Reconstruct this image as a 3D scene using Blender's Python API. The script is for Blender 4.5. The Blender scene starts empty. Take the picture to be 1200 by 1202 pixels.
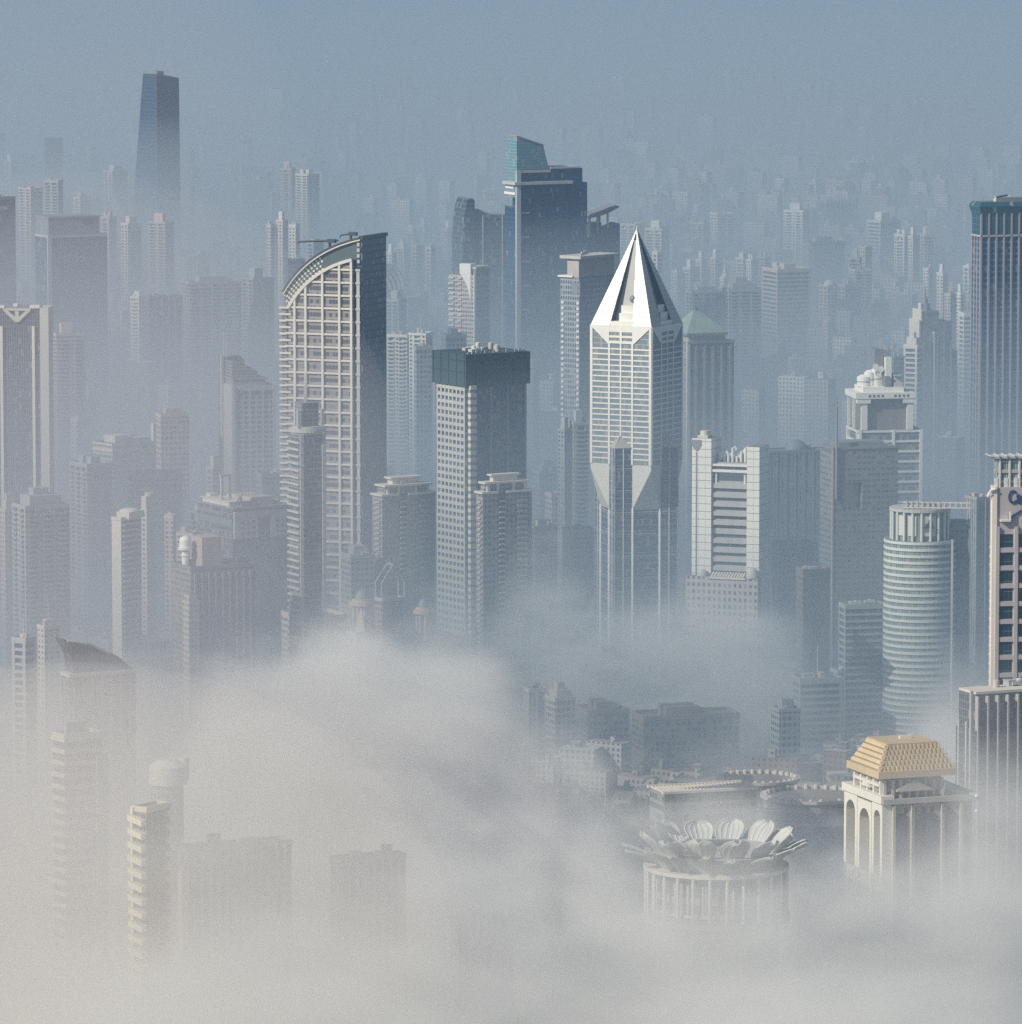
import bpy, math, random
from mathutils import Vector
S = bpy.context.scene
R = math.radians
# ------------------------------------------------------------------ camera
FPX = 7000.0                       # focal length in pixels of the 1200 px wide photograph
CZ = 525.0
PITCH = math.atan(795 / FPX)
cam = bpy.data.cameras.new('camera')
co = bpy.data.objects.new('camera', cam)
S.collection.objects.link(co); S.camera = co
cam.sensor_width = 36; cam.sensor_fit = 'HORIZONTAL'; cam.lens = FPX / 1200 * 36
cam.clip_start = 1; cam.clip_end = 80000
co.location = (0, 0, CZ); co.rotation_euler = (math.pi / 2 - PITCH, 0, 0)
# ------------------------------------------------------------------ light
SUN_EL, SUN_AZ = R(35), R(57)      # azimuth: to the left of the direction back to the camera
sv = Vector((-math.sin(SUN_AZ) * math.cos(SUN_EL), -math.cos(SUN_AZ) * math.cos(SUN_EL), math.sin(SUN_EL)))
w = bpy.data.worlds.new('World'); S.world = w; w.use_nodes = True
sk = w.node_tree.nodes.new('ShaderNodeTexSky'); sk.sky_type = 'NISHITA'; sk.sun_disc = False
sk.sun_elevation = SUN_EL; sk.sun_rotation = math.atan2(sv.x, sv.y)
w.node_tree.links.new(sk.outputs[0], w.node_tree.nodes['Background'].inputs[0])
w.node_tree.nodes['Background'].inputs[1].default_value = 0.085
L = bpy.data.lights.new('sun', 'SUN'); L.energy = 4.6; L.angle = R(.5); L.color = (1, .92, .78)
lo = bpy.data.objects.new('sun', L); S.collection.objects.link(lo)
lo.rotation_euler = sv.to_track_quat('Z', 'Y').to_euler()
S.view_settings.view_transform = 'Standard'; S.view_settings.look = 'None'
S.view_settings.exposure = 0.0; S.view_settings.gamma = 1
c = S.cycles
c.volume_bounces = 3; c.max_bounces = 5; c.diffuse_bounces = 2; c.glossy_bounces = 2
c.use_denoising = False; c.caustics_reflective = False; c.caustics_refractive = False
# ------------------------------------------------------------------ helpers
COL = S.collection
HALF = FPX * math.cos(PITCH), FPX * math.sin(PITCH)
def pt(px, py, Y):
    """the point at ground distance Y that the photograph shows at (px, py)"""
    cp, sp = math.cos(PITCH), math.sin(PITCH)
    u = 601 - py
    d = Vector((px - 600, FPX * cp + u * sp, -FPX * sp + u * cp)); t = Y / d.y
    return Vector((d.x * t, Y, CZ + d.z * t))

class MB:
    def __init__(s): s.v = []; s.f = []; s.uv = []
    def face(s, pts, uvs=None):
        i = len(s.v); s.v += [tuple(p) for p in pts]; s.f.append(tuple(range(i, i + len(pts))))
        if uvs is None: uvs = [(p[0] + p[1], p[2]) for p in pts]
        s.uv += uvs
    def prism(s, poly, z0, z1, top=True, bot=False):
        """poly counter-clockwise seen from above; z1 a number or one height per corner"""
        n = len(poly); zt = z1 if isinstance(z1, (list, tuple)) else [z1] * n
        u = 0
        for i in range(n):
            a, b = poly[i], poly[(i + 1) % n]; za, zb = zt[i], zt[(i + 1) % n]
            l = math.hypot(b[0] - a[0], b[1] - a[1])
            s.face([(a[0], a[1], z0), (b[0], b[1], z0), (b[0], b[1], zb), (a[0], a[1], za)], [(u, z0), (u + l, z0), (u + l, zb), (u, za)])
            u += l
        if top: s.face([(p[0], p[1], z) for p, z in zip(poly, zt)], [(p[0], p[1]) for p in poly])
        if bot: s.face([(p[0], p[1], z0) for p in reversed(poly)], [(p[0], p[1]) for p in reversed(poly)])
    def box(s, x0, x1, y0, y1, z0, z1): s.prism([(x0, y0), (x1, y0), (x1, y1), (x0, y1)], z0, z1, bot=True)
    def loft(s, polys, cap=True):
        """rings of equal length [(x,y,z)...] from bottom to top"""
        for A, B in zip(polys, polys[1:]):
            n = len(A); u = 0
            for i in range(n):
                a, b, c_, d_ = A[i], A[(i + 1) % n], B[(i + 1) % n], B[i]
                l = math.dist(a, b)
                s.face([a, b, c_, d_], [(u, a[2]), (u + l, b[2]), (u + l, c_[2]), (u, d_[2])]); u += l
        if cap: s.face(polys[-1]); s.face(list(reversed(polys[0])))
    def xz(s, poly, y0, y1):
        """outline in x-z (counter-clockwise seen from -y) pushed from y0 to y1"""
        n = len(poly)
        s.face([(x, y0, z) for x, z in poly], [(x, z) for x, z in poly])
        s.face([(x, y1, z) for x, z in reversed(poly)], [(x, z) for x, z in reversed(poly)])
        for i in range(n):
            a, b = poly[i], poly[(i + 1) % n]
            s.face([(a[0], y0, a[1]), (a[0], y1, a[1]), (b[0], y1, b[1]), (b[0], y0, b[1])], [(0, a[1]), (y1 - y0, a[1]), (y1 - y0, b[1]), (0, b[1])])
    def yz(s, poly, x0, x1):
        n = len(poly)
        s.face([(x1, y, z) for y, z in poly], [(y, z) for y, z in poly])
        s.face([(x0, y, z) for y, z in reversed(poly)], [(y, z) for y, z in reversed(poly)])
        for i in range(n):
            a, b = poly[i], poly[(i + 1) % n]
            s.face([(x1, a[0], a[1]), (x0, a[0], a[1]), (x0, b[0], b[1]), (x1, b[0], b[1])], [(0, a[1]), (x1 - x0, a[1]), (x1 - x0, b[1]), (0, b[1])])
    def tube(s, pts, r, n=6, r1=None):
        pts = [Vector(p) for p in pts]; rings = []
        for i, p in enumerate(pts):
            d = (pts[min(i + 1, len(pts) - 1)] - pts[max(i - 1, 0)]).normalized()
            a = d.cross(Vector((0, 0, 1)) if abs(d.z) < .9 else Vector((1, 0, 0))).normalized(); b = a.cross(d)
            rr = r if r1 is None else r + (r1 - r) * i / (len(pts) - 1)
            rings.append([tuple(p + (a * math.cos(k * math.tau / n) - b * math.sin(k * math.tau / n)) * rr) for k in range(n)])
        s.loft(rings)
    def cyl(s, x, y, z0, z1, r, n=24, r1=None):
        r1 = r if r1 is None else r1
        s.loft([[(x + q * math.cos(k * math.tau / n), y + q * math.sin(k * math.tau / n), z) for k in range(n)] for q, z in ((r, z0), (max(r1, .01), z1))])
    def dome(s, x, y, z, r, h, n=20, m=7):
        rg = []
        for j in range(m + 1):
            q = max(r * math.cos(j * math.pi / 2 / m), .02); rg.append([(x + q * math.cos(k * math.tau / n), y + q * math.sin(k * math.tau / n), z + h * math.sin(j * math.pi / 2 / m)) for k in range(n)])
        s.loft(rg)
    def ball(s, x, y, z, r, n=16, m=10):
        s.loft([[(x + max(r * math.sin(j * math.pi / m), .02) * math.cos(k * math.tau / n), y + max(r * math.sin(j * math.pi / m), .02) * math.sin(k * math.tau / n), z - r * math.cos(j * math.pi / m)) for k in range(n)] for j in range(m + 1)])
    def build(s, name, m, parent=None, col=None):
        me = bpy.data.meshes.new(name); me.from_pydata(s.v, [], s.f); me.materials.append(m)
        ul = me.uv_layers.new(name='UVMap')
        flat = [q for t in s.uv for q in t]; ul.data.foreach_set('uv', flat)
        o = bpy.data.objects.new(name, me); COL.objects.link(o)
        if parent: o.parent = parent
        if col: o.color = (*col, 1)
        return o
def ngon(cx, cy, r, n, a0=0): return [(cx + r * math.cos(a0 + k * math.tau / n), cy + r * math.sin(a0 + k * math.tau / n)) for k in range(n)]
def bez(p0, p1, p2, n=16): return [((1 - t) ** 2 * p0[0] + 2 * t * (1 - t) * p1[0] + t * t * p2[0], (1 - t) ** 2 * p0[1] + 2 * t * (1 - t) * p1[1] + t * t * p2[1]) for t in [i / n for i in range(n + 1)]]
def offs(poly, d):
    """push a convex counter-clockwise outline outwards by d"""
    n = len(poly); out = []
    for i in range(n):
        p0, p, p1 = Vector(poly[i - 1]), Vector(poly[i]), Vector(poly[(i + 1) % n])
        e0 = (p - p0).normalized(); e1 = (p1 - p).normalized()
        n0 = Vector((e0.y, -e0.x)); n1 = Vector((e1.y, -e1.x)); k = 1 + n0.dot(n1)
        q = p + (n0 + n1) * (d / max(k, .3)); out.append((q.x, q.y))
    return out
# ------------------------------------------------------------------ materials
MATS = {}
def base_nodes(name):
    m = bpy.data.materials.new(name); m.use_nodes = True; t = m.node_tree
    return m, t, t.nodes['Principled BSDF']
def mathn(t, op, *a):
    n = t.nodes.new('ShaderNodeMath'); n.operation = op
    for i, v in enumerate(a):
        if isinstance(v, (int, float)): n.inputs[i].default_value = v
        else: t.links.new(v, n.inputs[i])
    return n.outputs[0]
def mixc(t, f, a, b, mode='MIX'):
    n = t.nodes.new('ShaderNodeMix'); n.data_type = 'RGBA'; n.blend_type = mode
    for i, v in ((0, f), (6, a), (7, b)):
        if isinstance(v, (int, float)): n.inputs[i].default_value = v
        elif isinstance(v, tuple): n.inputs[i].default_value = (*v, 1)
        else: t.links.new(v, n.inputs[i])
    return n.outputs[2]
def noise(t, vec, scale, detail=3):
    n = t.nodes.new('ShaderNodeTexNoise'); n.inputs['Scale'].default_value = scale; n.inputs['Detail'].default_value = detail
    t.links.new(vec, n.inputs['Vector']); return n.outputs[0]
def weather(t, col, amt=.35):
    tc = t.nodes.new('ShaderNodeTexCoord'); mp = t.nodes.new('ShaderNodeMapping'); mp.inputs['Scale'].default_value = (1, 1, .15)
    t.links.new(tc.outputs['Object'], mp.inputs[0])
    a = noise(t, mp.outputs[0], .35, 4); b = noise(t, tc.outputs['Object'], .05, 3)
    f = mathn(t, 'ADD', mathn(t, 'MULTIPLY', mathn(t, 'ADD', a, b), amt), 1 - amt)
    cc = t.nodes.new('ShaderNodeCombineColor')
    for i in range(3): t.links.new(f, cc.inputs[i])
    return mixc(t, 1.0, col, cc.outputs[0], 'MULTIPLY')
def solid(name, col=None, rough=.7, metal=0, amt=.35):
    """plain weathered surface; without a colour it takes the object's own colour"""
    if name in MATS: return MATS[name]
    m, t, p = base_nodes(name)
    if col is None: col = t.nodes.new('ShaderNodeObjectInfo').outputs['Color']
    t.links.new(weather(t, col, amt), p.inputs['Base Color']); p.inputs['Roughness'].default_value = rough; p.inputs['Metallic'].default_value = metal
    MATS[name] = m; return m
def facade(name, fh=3.3, bw=3, ww=.6, wh=.5, wall=None, glass=(.02, .05, .095), line=None, blind=.35, grough=.15, u0=0, roofc=(.2, .21, .21), v0=0):
    """window grid in metres along the wall (UV): bw x fh cells, each window its own brightness"""
    if name in MATS: return MATS[name]
    m, t, p = base_nodes(name)
    uv = t.nodes.new('ShaderNodeUVMap'); uv.uv_map = 'UVMap'; sp = t.nodes.new('ShaderNodeSeparateXYZ'); t.links.new(uv.outputs[0], sp.inputs[0])
    u = mathn(t, 'DIVIDE', mathn(t, 'ADD', sp.outputs[0], u0), bw); v = mathn(t, 'DIVIDE', mathn(t, 'ADD', sp.outputs[1], v0), fh)
    def inside(x, f): return mathn(t, 'LESS_THAN', mathn(t, 'ABSOLUTE', mathn(t, 'SUBTRACT', mathn(t, 'FRACT', x), .5)), f / 2)
    win = mathn(t, 'MULTIPLY', inside(u, ww), inside(v, wh))
    cell = t.nodes.new('ShaderNodeCombineXYZ'); t.links.new(mathn(t, 'FLOOR', u), cell.inputs[0]); t.links.new(mathn(t, 'FLOOR', v), cell.inputs[1])
    oi = t.nodes.new('ShaderNodeObjectInfo'); t.links.new(oi.outputs['Random'], cell.inputs[2])
    wn = t.nodes.new('ShaderNodeTexWhiteNoise'); wn.noise_dimensions = '3D'; t.links.new(cell.outputs[0], wn.inputs[0])
    r = wn.outputs[0]
    g = mixc(t, mathn(t, 'MULTIPLY', mathn(t, 'GREATER_THAN', r, 1 - blind), mathn(t, 'MULTIPLY', r, .55)), glass, (.42, .4, .36))
    wc = wall if wall else oi.outputs['Color']
    wc = weather(t, wc)
    if line:   # darker spandrel strip under each window row
        sl = mathn(t, 'LESS_THAN', mathn(t, 'FRACT', mathn(t, 'ADD', v, .5)), line[0]); wc = mixc(t, sl, wc, line[1])
    tc = t.nodes.new('ShaderNodeTexCoord'); sn = t.nodes.new('ShaderNodeSeparateXYZ'); t.links.new(tc.outputs['Normal'], sn.inputs[0])
    up = mathn(t, 'GREATER_THAN', sn.outputs[2], .6)
    win = mathn(t, 'MULTIPLY', win, mathn(t, 'SUBTRACT', 1, up))
    col = mixc(t, win, mixc(t, up, wc, roofc), g)
    t.links.new(col, p.inputs['Base Color'])
    t.links.new(mathn(t, 'SUBTRACT', .75, mathn(t, 'MULTIPLY', win, .75 - grough)), p.inputs['Roughness'])
    bp = t.nodes.new('ShaderNodeBump'); bp.inputs['Strength'].default_value = .6; bp.inputs['Distance'].default_value = .4; bp.invert = True
    t.links.new(win, bp.inputs['Height']); t.links.new(bp.outputs[0], p.inputs['Normal'])
    MATS[name] = m; return m
WHITE = solid('white_panel', (.76, .75, .71), .45, 0, .2)
CREAM = solid('cream_stone', (.62, .58, .5), .7)
PALE = solid('pale_concrete', (.46, .46, .44), .8)
PINK = solid('pink_granite', (.42, .35, .33), .7)
GREY = solid('grey_metal', (.22, .24, .26), .5)
DARK = solid('dark_metal', (.05, .06, .07), .5)
TEAL = solid('teal_glass', (.05, .13, .15), .2)
GREEN = solid('green_copper', (.22, .31, .29), .6)
GOLD = solid('gilded_roof', (.6, .47, .27), .45)
OWN = solid('painted_wall', None)
FM = {
 'apt': facade('apartment_wall', 3.0, 3.4, .5, .48),
 'grid': facade('office_grid_wall', 3.6, 3.0, .62, .55),
 'fine': facade('fine_grid_wall', 3.4, 1.8, .6, .6),
 'ribbon': facade('ribbon_window_wall', 3.6, 1.6, .94, .52),
 'glass': facade('curtain_wall', 3.8, 1.5, .93, .86, None, (.012, .04, .085), blind=.1, grough=.12),
 'slit': facade('slit_window_wall', 3.4, 2.4, .34, .96),
}
# ------------------------------------------------------------------ buildings
LAND = []      # landmarks the labels of plain buildings refer to
AUTO = []
FOOT = []
class Bd:
    """a building whose near corner is seen at px xc; its left face runs to xl, its right face to xr; the left
    face looks th degrees to the left of the camera.  Local axes: left face y=0, x from -w to 0; right face x=0, y from 0 to d."""
    def __init__(s, name, cat, label, xl, xc, xr, top, Y, th, group=None, short=None):
        s.Y = Y; s.xc = xc; s.s = math.hypot(Y, CZ) / math.hypot(FPX, 795) if 0 else Y / FPX
        p = pt(xc, top, Y); s.H = p.z
        al = math.atan2(p.x, Y); s.th = R(th); s.rz = -(s.th + al)
        s.w = max(2, (xc - xl) * s.s / math.cos(s.th)); s.d = max(2, (xr - xc) * s.s / math.sin(s.th))
        o = bpy.data.objects.new(name, None); COL.objects.link(o); o.location = (p.x, Y, 0); o.rotation_euler = (0, 0, s.rz)
        o['category'] = cat; s.o = o; s.px = (xl + xr) / 2; s.top = top
        if label: o['label'] = label
        if group: o['group'] = group
        if short: LAND.append((s.px, top + 40, short))
        ca, sa = math.cos(s.rz), math.sin(s.rz); cx, cy = -s.w / 2, s.d / 2
        FOOT.append((p.x + cx * ca - cy * sa, Y + cx * sa + cy * ca, math.hypot(s.w, s.d) / 2))
        s.poly = [(-s.w, 0), (0, 0), (0, s.d), (-s.w, s.d)]
    def Z(s, py): return pt(s.xc, py, s.Y).z
    def X(s, px): return (px - s.xc) * s.s / math.cos(s.th)
    def D(s, px): return (px - s.xc) * s.s / math.sin(s.th)
    def part(s, name, mb, m, parent=None, col=None): return mb.build(name, m, parent or s.o, col)
    def body(s, m, z1=None, z0=0, poly=None, name='facade', col=None):
        b = MB(); b.prism(poly or s.poly, z0, s.H if z1 is None else z1); return s.part(name, b, m, None, col)
    def bands(s, zs, t, out, m, name='floor_band', poly=None, col=None):
        b = MB(); P = offs(poly or s.poly, out)
        for z in zs: b.prism(P, z - t / 2, z + t / 2, bot=True)
        return s.part(name, b, m, None, col)
    def fins(s, xs, ys, z0, z1, t, out, m, name='pilaster', col=None):
        b = MB()
        for x in xs: b.box(x - t / 2, x + t / 2, -out, .2, z0, z1)
        for y in ys: b.box(-.2, out, y - t / 2, y + t / 2, z0, z1)
        return s.part(name, b, m, None, col)
    def parapet(s, m, h=1.3, t=.5, z=None, poly=None, col=None, name='parapet'):
        z = s.H if z is None else z; P = poly or s.poly; O = offs(P, .25); I = offs(P, -t); b = MB(); n = len(P)
        for i in range(n):
            j = (i + 1) % n
            for A, B_, zz in ((O[i], O[j], 0), (I[j], I[i], 0)): b.face([(*A, z - .6), (*B_, z - .6), (*B_, z + h), (*A, z + h)])
            b.face([(*O[i], z + h), (*O[j], z + h), (*I[j], z + h), (*I[i], z + h)])
            b.face([(*O[j], z - .6), (*O[i], z - .6), (*I[i], z - .6), (*I[j], z - .6)])
        return s.part(name, b, m, None, col)
    def rbox(s, name, x0, x1, y0, y1, z0, z1, m, parent=None, col=None):
        b = MB(); b.box(x0, x1, y0, y1, z0, z1); return s.part(name, b, m, parent, col)
    def mast(s, x, y, z0, z1, r=.35, name='antenna', m=None):
        b = MB(); b.tube([(x, y, z0), (x, y, z1)], r, 6, r * .5); return s.part(name, b, m or PALE)
def clutter(s, rnd, n, z=None, cols=((.6, .58, .54), (.35, .36, .37), (.5, .45, .42)), x0=None, x1=None, y0=None, y1=None):
    """air handlers, tanks and stair heads on a roof"""
    z = s.H if z is None else z
    x0 = -s.w * .9 if x0 is None else x0; x1 = -s.w * .1 if x1 is None else x1; y0 = s.d * .1 if y0 is None else y0; y1 = s.d * .9 if y1 is None else y1
    for i in range(n):
        a = rnd.uniform(2, max(2.5, min(7, (x1 - x0) * .4))); b_ = rnd.uniform(2, max(2.5, min(7, (y1 - y0) * .4))); h = rnd.uniform(1.8, 4.5)
        x = rnd.uniform(x0, max(x0 + .1, x1 - a)); y = rnd.uniform(y0, max(y0 + .1, y1 - b_)); c_ = rnd.choice(cols)
        b = MB(); k = rnd.random()
        if k < .3: b.cyl(x + 1.5, y + 1.5, z, z + h, 1.5, 14); b.cyl(x + 1.5, y + 1.5, z + h, z + h + .5, 1.5, 14, .3); s.part('water_tank', b, OWN, None, c_)
        elif k < .75:
            b.box(x, x + a, y, y + b_, z, z + h); b.box(x - .2, x + a + .2, y - .2, y + b_ + .2, z + h, z + h + .35); s.part('stair_head', b, OWN, None, c_)
        else:
            b.box(x, x + a, y, y + b_, z + .6, z + 2.2)
            for q in range(3): b.cyl(x + a * (q + .5) / 3, y + b_ / 2, z + 2.2, z + 2.7, min(a / 7, b_ / 3), 10)
            for q in (0, 1):
                for r_ in (0, 1): b.box(x + q * (a - .3), x + q * (a - .3) + .3, y + r_ * (b_ - .3), y + r_ * (b_ - .3) + .3, z, z + .6)
            s.part('air_conditioner', b, OWN, None, (.45, .46, .46))
COLS = {'white': (.7, .68, .63), 'cream': (.58, .53, .45), 'pink': (.5, .42, .39), 'grey': (.33, .35, .36), 'brown': (.26, .22, .2), 'dark': (.1, .12, .14), 'blue': (.16, .22, .27)}
FORM = {'apt': 'apartment tower', 'grid': 'office block', 'fine': 'office block', 'ribbon': 'banded block', 'glass': 'glass tower', 'slit': 'ribbed tower'}
def plain(xl, xc, xr, top, Y, style, col, roof='', th=None, seed=0, parts=True, H=None):
    rnd = random.Random(int(xl * 31 + top * 7 + Y) + seed)
    w_, d_ = max(xc - xl, 1), max(xr - xc, 1)
    if th is None:      # pick the turn that keeps the plan between square and 2:1
        th = math.degrees(math.atan2(d_ * rnd.uniform(.75, 1.25), w_)); th = min(74, max(16, th))
    nm = {'apt': 'apartment_tower', 'glass': 'glass_tower', 'slit': 'ribbed_tower', 'ribbon': 'banded_block'}.get(style, 'office_block')
    s = Bd(nm, 'building', None, xl, xc, xr, top, Y, th)
    if s.w > 2.2 * s.d: s.d = s.w / 2.2
    if s.d > 2.8 * s.w: s.w = s.d / 2.8
    s.poly = [(-s.w, 0), (0, 0), (0, s.d), (-s.w, s.d)]
    C_ = COLS[col]; v = rnd.uniform(.85, 1.12); C_ = tuple(q * v for q in C_)
    m = FM[style]; H = s.H; small = Y > 6800
    if style == 'apt' and min(s.w, s.d) > 8:
        nf, nr = max(1, round(s.w / 9)), max(1, round(s.d / 9)); P = [(-s.w, 0)]; nt = 1.8
        bal = MB(); inn = MB()
        for k in range(nf):
            c0 = -s.w + s.w * (k + .5) / nf; hw = min(2.2, s.w / nf * .28); P += [(c0 - hw, 0), (c0 - hw, nt), (c0 + hw, nt), (c0 + hw, 0)]
            if not small:
                z = 5
                while z < H - 3: bal.box(c0 - hw + .02, c0 + hw - .02, -.7, nt - .02, z, z + 1.1); z += 3
        P.append((0, 0))
        for k in range(nr):
            c0 = s.d * (k + .5) / nr; hw = min(2.2, s.d / nr * .28); P += [(0, c0 - hw), (-nt, c0 - hw), (-nt, c0 + hw), (0, c0 + hw)]
            if not small:
                z = 5
                while z < H - 3: bal.box(-nt + .02, .7, c0 - hw + .02, c0 + hw - .02, z, z + 1.1); z += 3
        P += [(0, s.d), (-s.w, s.d)]
        s.body(m, poly=P, col=C_)
        if bal.v: s.part('balcony_relief', bal, OWN, None, tuple(q * .95 for q in C_))
    elif style == 'ribbon' and not small:
        s.body(FM['glass'], poly=offs(s.poly, -.35), col=(.12, .14, .16)); n = max(2, int(H / 3.8))
        s.bands([H - 1 - 3.8 * i for i in range(n)], 1.5, .2, OWN, col=C_)
        s.fins([-s.w + .9, -.9], [s.d - .9], 0, H, 1.6, .3, OWN, 'corner_pier', col=C_)
    else:
        s.body(m, col=C_)
        if style in ('slit', 'glass') and not small:
            n1 = max(2, round(s.w / 6)); n2 = max(2, round(s.d / 6))
            s.fins([-s.w * i / n1 for i in range(n1 + 1)], [s.d * i / n2 for i in range(1, n2 + 1)], 0, H, .8 if style == 'slit' else .35, .5, OWN, col=C_ if style == 'slit' else (.3, .33, .35))
    if parts:
        if not roof: roof = rnd.choice(['house', 'house', 'twin', 'cube', 'step', 'flat'])
        s.parapet(OWN, rnd.uniform(1, 2.2), col=tuple(q * 1.05 for q in C_))
        W2, D2 = s.w, s.d
        if roof in ('house', 'step'):
            a = .55 if roof == 'house' else .72; h = rnd.uniform(4, 8); x0 = -W2 * (.5 + a / 2); y0 = D2 * (.5 - a / 2)
            s.rbox('lift_house', x0, x0 + W2 * a, y0, y0 + D2 * a, H, H + h, OWN, col=C_)
            if roof == 'step': s.rbox('plant_room', x0 + W2 * .15, x0 + W2 * .5, y0 + D2 * .15, y0 + D2 * .5, H + h, H + h + 4, OWN, col=tuple(q * .9 for q in C_))
        if roof == 'twin':
            for k in (.12, .6): s.rbox('lift_house', -W2 * (k + .28), -W2 * k, D2 * .25, D2 * .6, H, H + 6, OWN, col=tuple(q * 1.1 for q in C_))
        if roof == 'cube': s.rbox('lift_house', -W2 * .75, -W2 * .25, D2 * .2, D2 * .6, H, H + 9, OWN, col=tuple(min(.75, q * 1.25) for q in C_))
        if roof == 'cone':
            b = MB(); b.cyl(-W2 / 2, D2 / 2, H, H + 14, min(W2, D2) * .5, 4, .2); s.part('pointed_roof', b, OWN, None, C_)
        if roof == 'dome':
            b = MB(); b.dome(-W2 / 2, D2 / 2, H, min(W2, D2) * .42, min(W2, D2) * .4); s.part('roof_dome', b, OWN, None, C_)
        if roof == 'crown':
            b = MB()
            for k in range(8):
                x = -W2 * (k / 7); b.box(x - .7, x + .7, -.3, 1, H, H + 9)
                y = D2 * k / 7; b.box(-1, .35, y - .7, y + .7, H, H + 9.05)
            b.box(-W2 * .8, -W2 * .2, D2 * .2, D2 * .8, H, H + 7); s.part('crown_fins', b, OWN, None, (.5, .5, .42))
        if roof != 'bare' and not small: clutter(s, rnd, 2)
        if rnd.random() < .18: s.mast(-W2 / 2, D2 / 2, H, H + rnd.uniform(10, 20), .4)
    AUTO.append((s, col, FORM[style], roof)); return s
# ------------------------------------------------------------------ ground
def struct(name, mb, m, kind='structure'):
    o = mb.build(name, m); o['kind'] = kind; return o
gm, t_, p_ = base_nodes('city_ground')
tc_ = t_.nodes.new('ShaderNodeTexCoord'); vo = t_.nodes.new('ShaderNodeTexVoronoi'); vo.inputs['Scale'].default_value = .02; t_.links.new(tc_.outputs['Object'], vo.inputs['Vector'])
sp_ = t_.nodes.new('ShaderNodeSeparateColor'); t_.links.new(vo.outputs['Color'], sp_.inputs[0])
n1 = noise(t_, tc_.outputs['Object'], .006, 5); n2 = noise(t_, tc_.outputs['Object'], .08, 4)
g1 = mixc(t_, sp_.outputs[0], (.05, .055, .055), (.16, .15, .14)); g2 = mixc(t_, mathn(t_, 'GREATER_THAN', n1, .52), g1, (.03, .05, .03))
t_.links.new(mixc(t_, n2, g2, (.09, .09, .085)), p_.inputs['Base Color']); p_.inputs['Roughness'].default_value = .95
b = MB(); b.face([(-30000, -3000, 0), (30000, -3000, 0), (30000, 60000, 0), (-30000, 60000, 0)]); struct('ground', b, gm)
ASPH = solid('asphalt', (.05, .05, .052), .9); MARK = solid('road_paint', (.7, .7, .68), .6); CONC = solid('road_concrete', (.4, .4, .38), .8)
def road(pts, wd, z, label):
    """raised road on piers with parapets and a painted centre line"""
    o = bpy.data.objects.new('elevated_road', None); COL.objects.link(o); o['kind'] = 'structure'
    d_, p2, l_, q_ = MB(), MB(), MB(), MB()
    for (x0, y0), (x1, y1) in zip(pts, pts[1:]):
        u = Vector((x1 - x0, y1 - y0)); ln = u.length; u.normalize(); n_ = Vector((-u.y, u.x))
        def quad(mb, a, c_, z0, z1):
            P = [Vector((x0, y0)) + n_ * a, Vector((x0, y0)) + n_ * c_, Vector((x1, y1)) + n_ * c_, Vector((x1, y1)) + n_ * a]
            mb.prism([tuple(q) for q in reversed(P)], z0, z1, bot=True)
        quad(d_, -wd / 2, wd / 2, z - 1.6, z); quad(p2, wd / 2, wd / 2 + .4, z - 1.4, z + 1.1); quad(p2, -wd / 2 - .4, -wd / 2, z - 1.4, z + 1.1); quad(l_, -.15, .15, z + .004, z + .012)
        k = 20
        while k < ln: cpt = Vector((x0, y0)) + u * k; q_.cyl(cpt.x, cpt.y, 0, z - 1.62, 1.3, 10); k += 35
    d_.build('road_deck', ASPH, o); p2.build('parapet', CONC, o); l_.build('centre_line', MARK, o); q_.build('pier', CONC, o)
road([(-900, 5300), (-100, 4960), (420, 4930), (900, 5050)], 24, 14, '')
road([(-700, 3800), (-60, 3830), (60, 3820), (700, 3640)], 22, 13, '')

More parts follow.
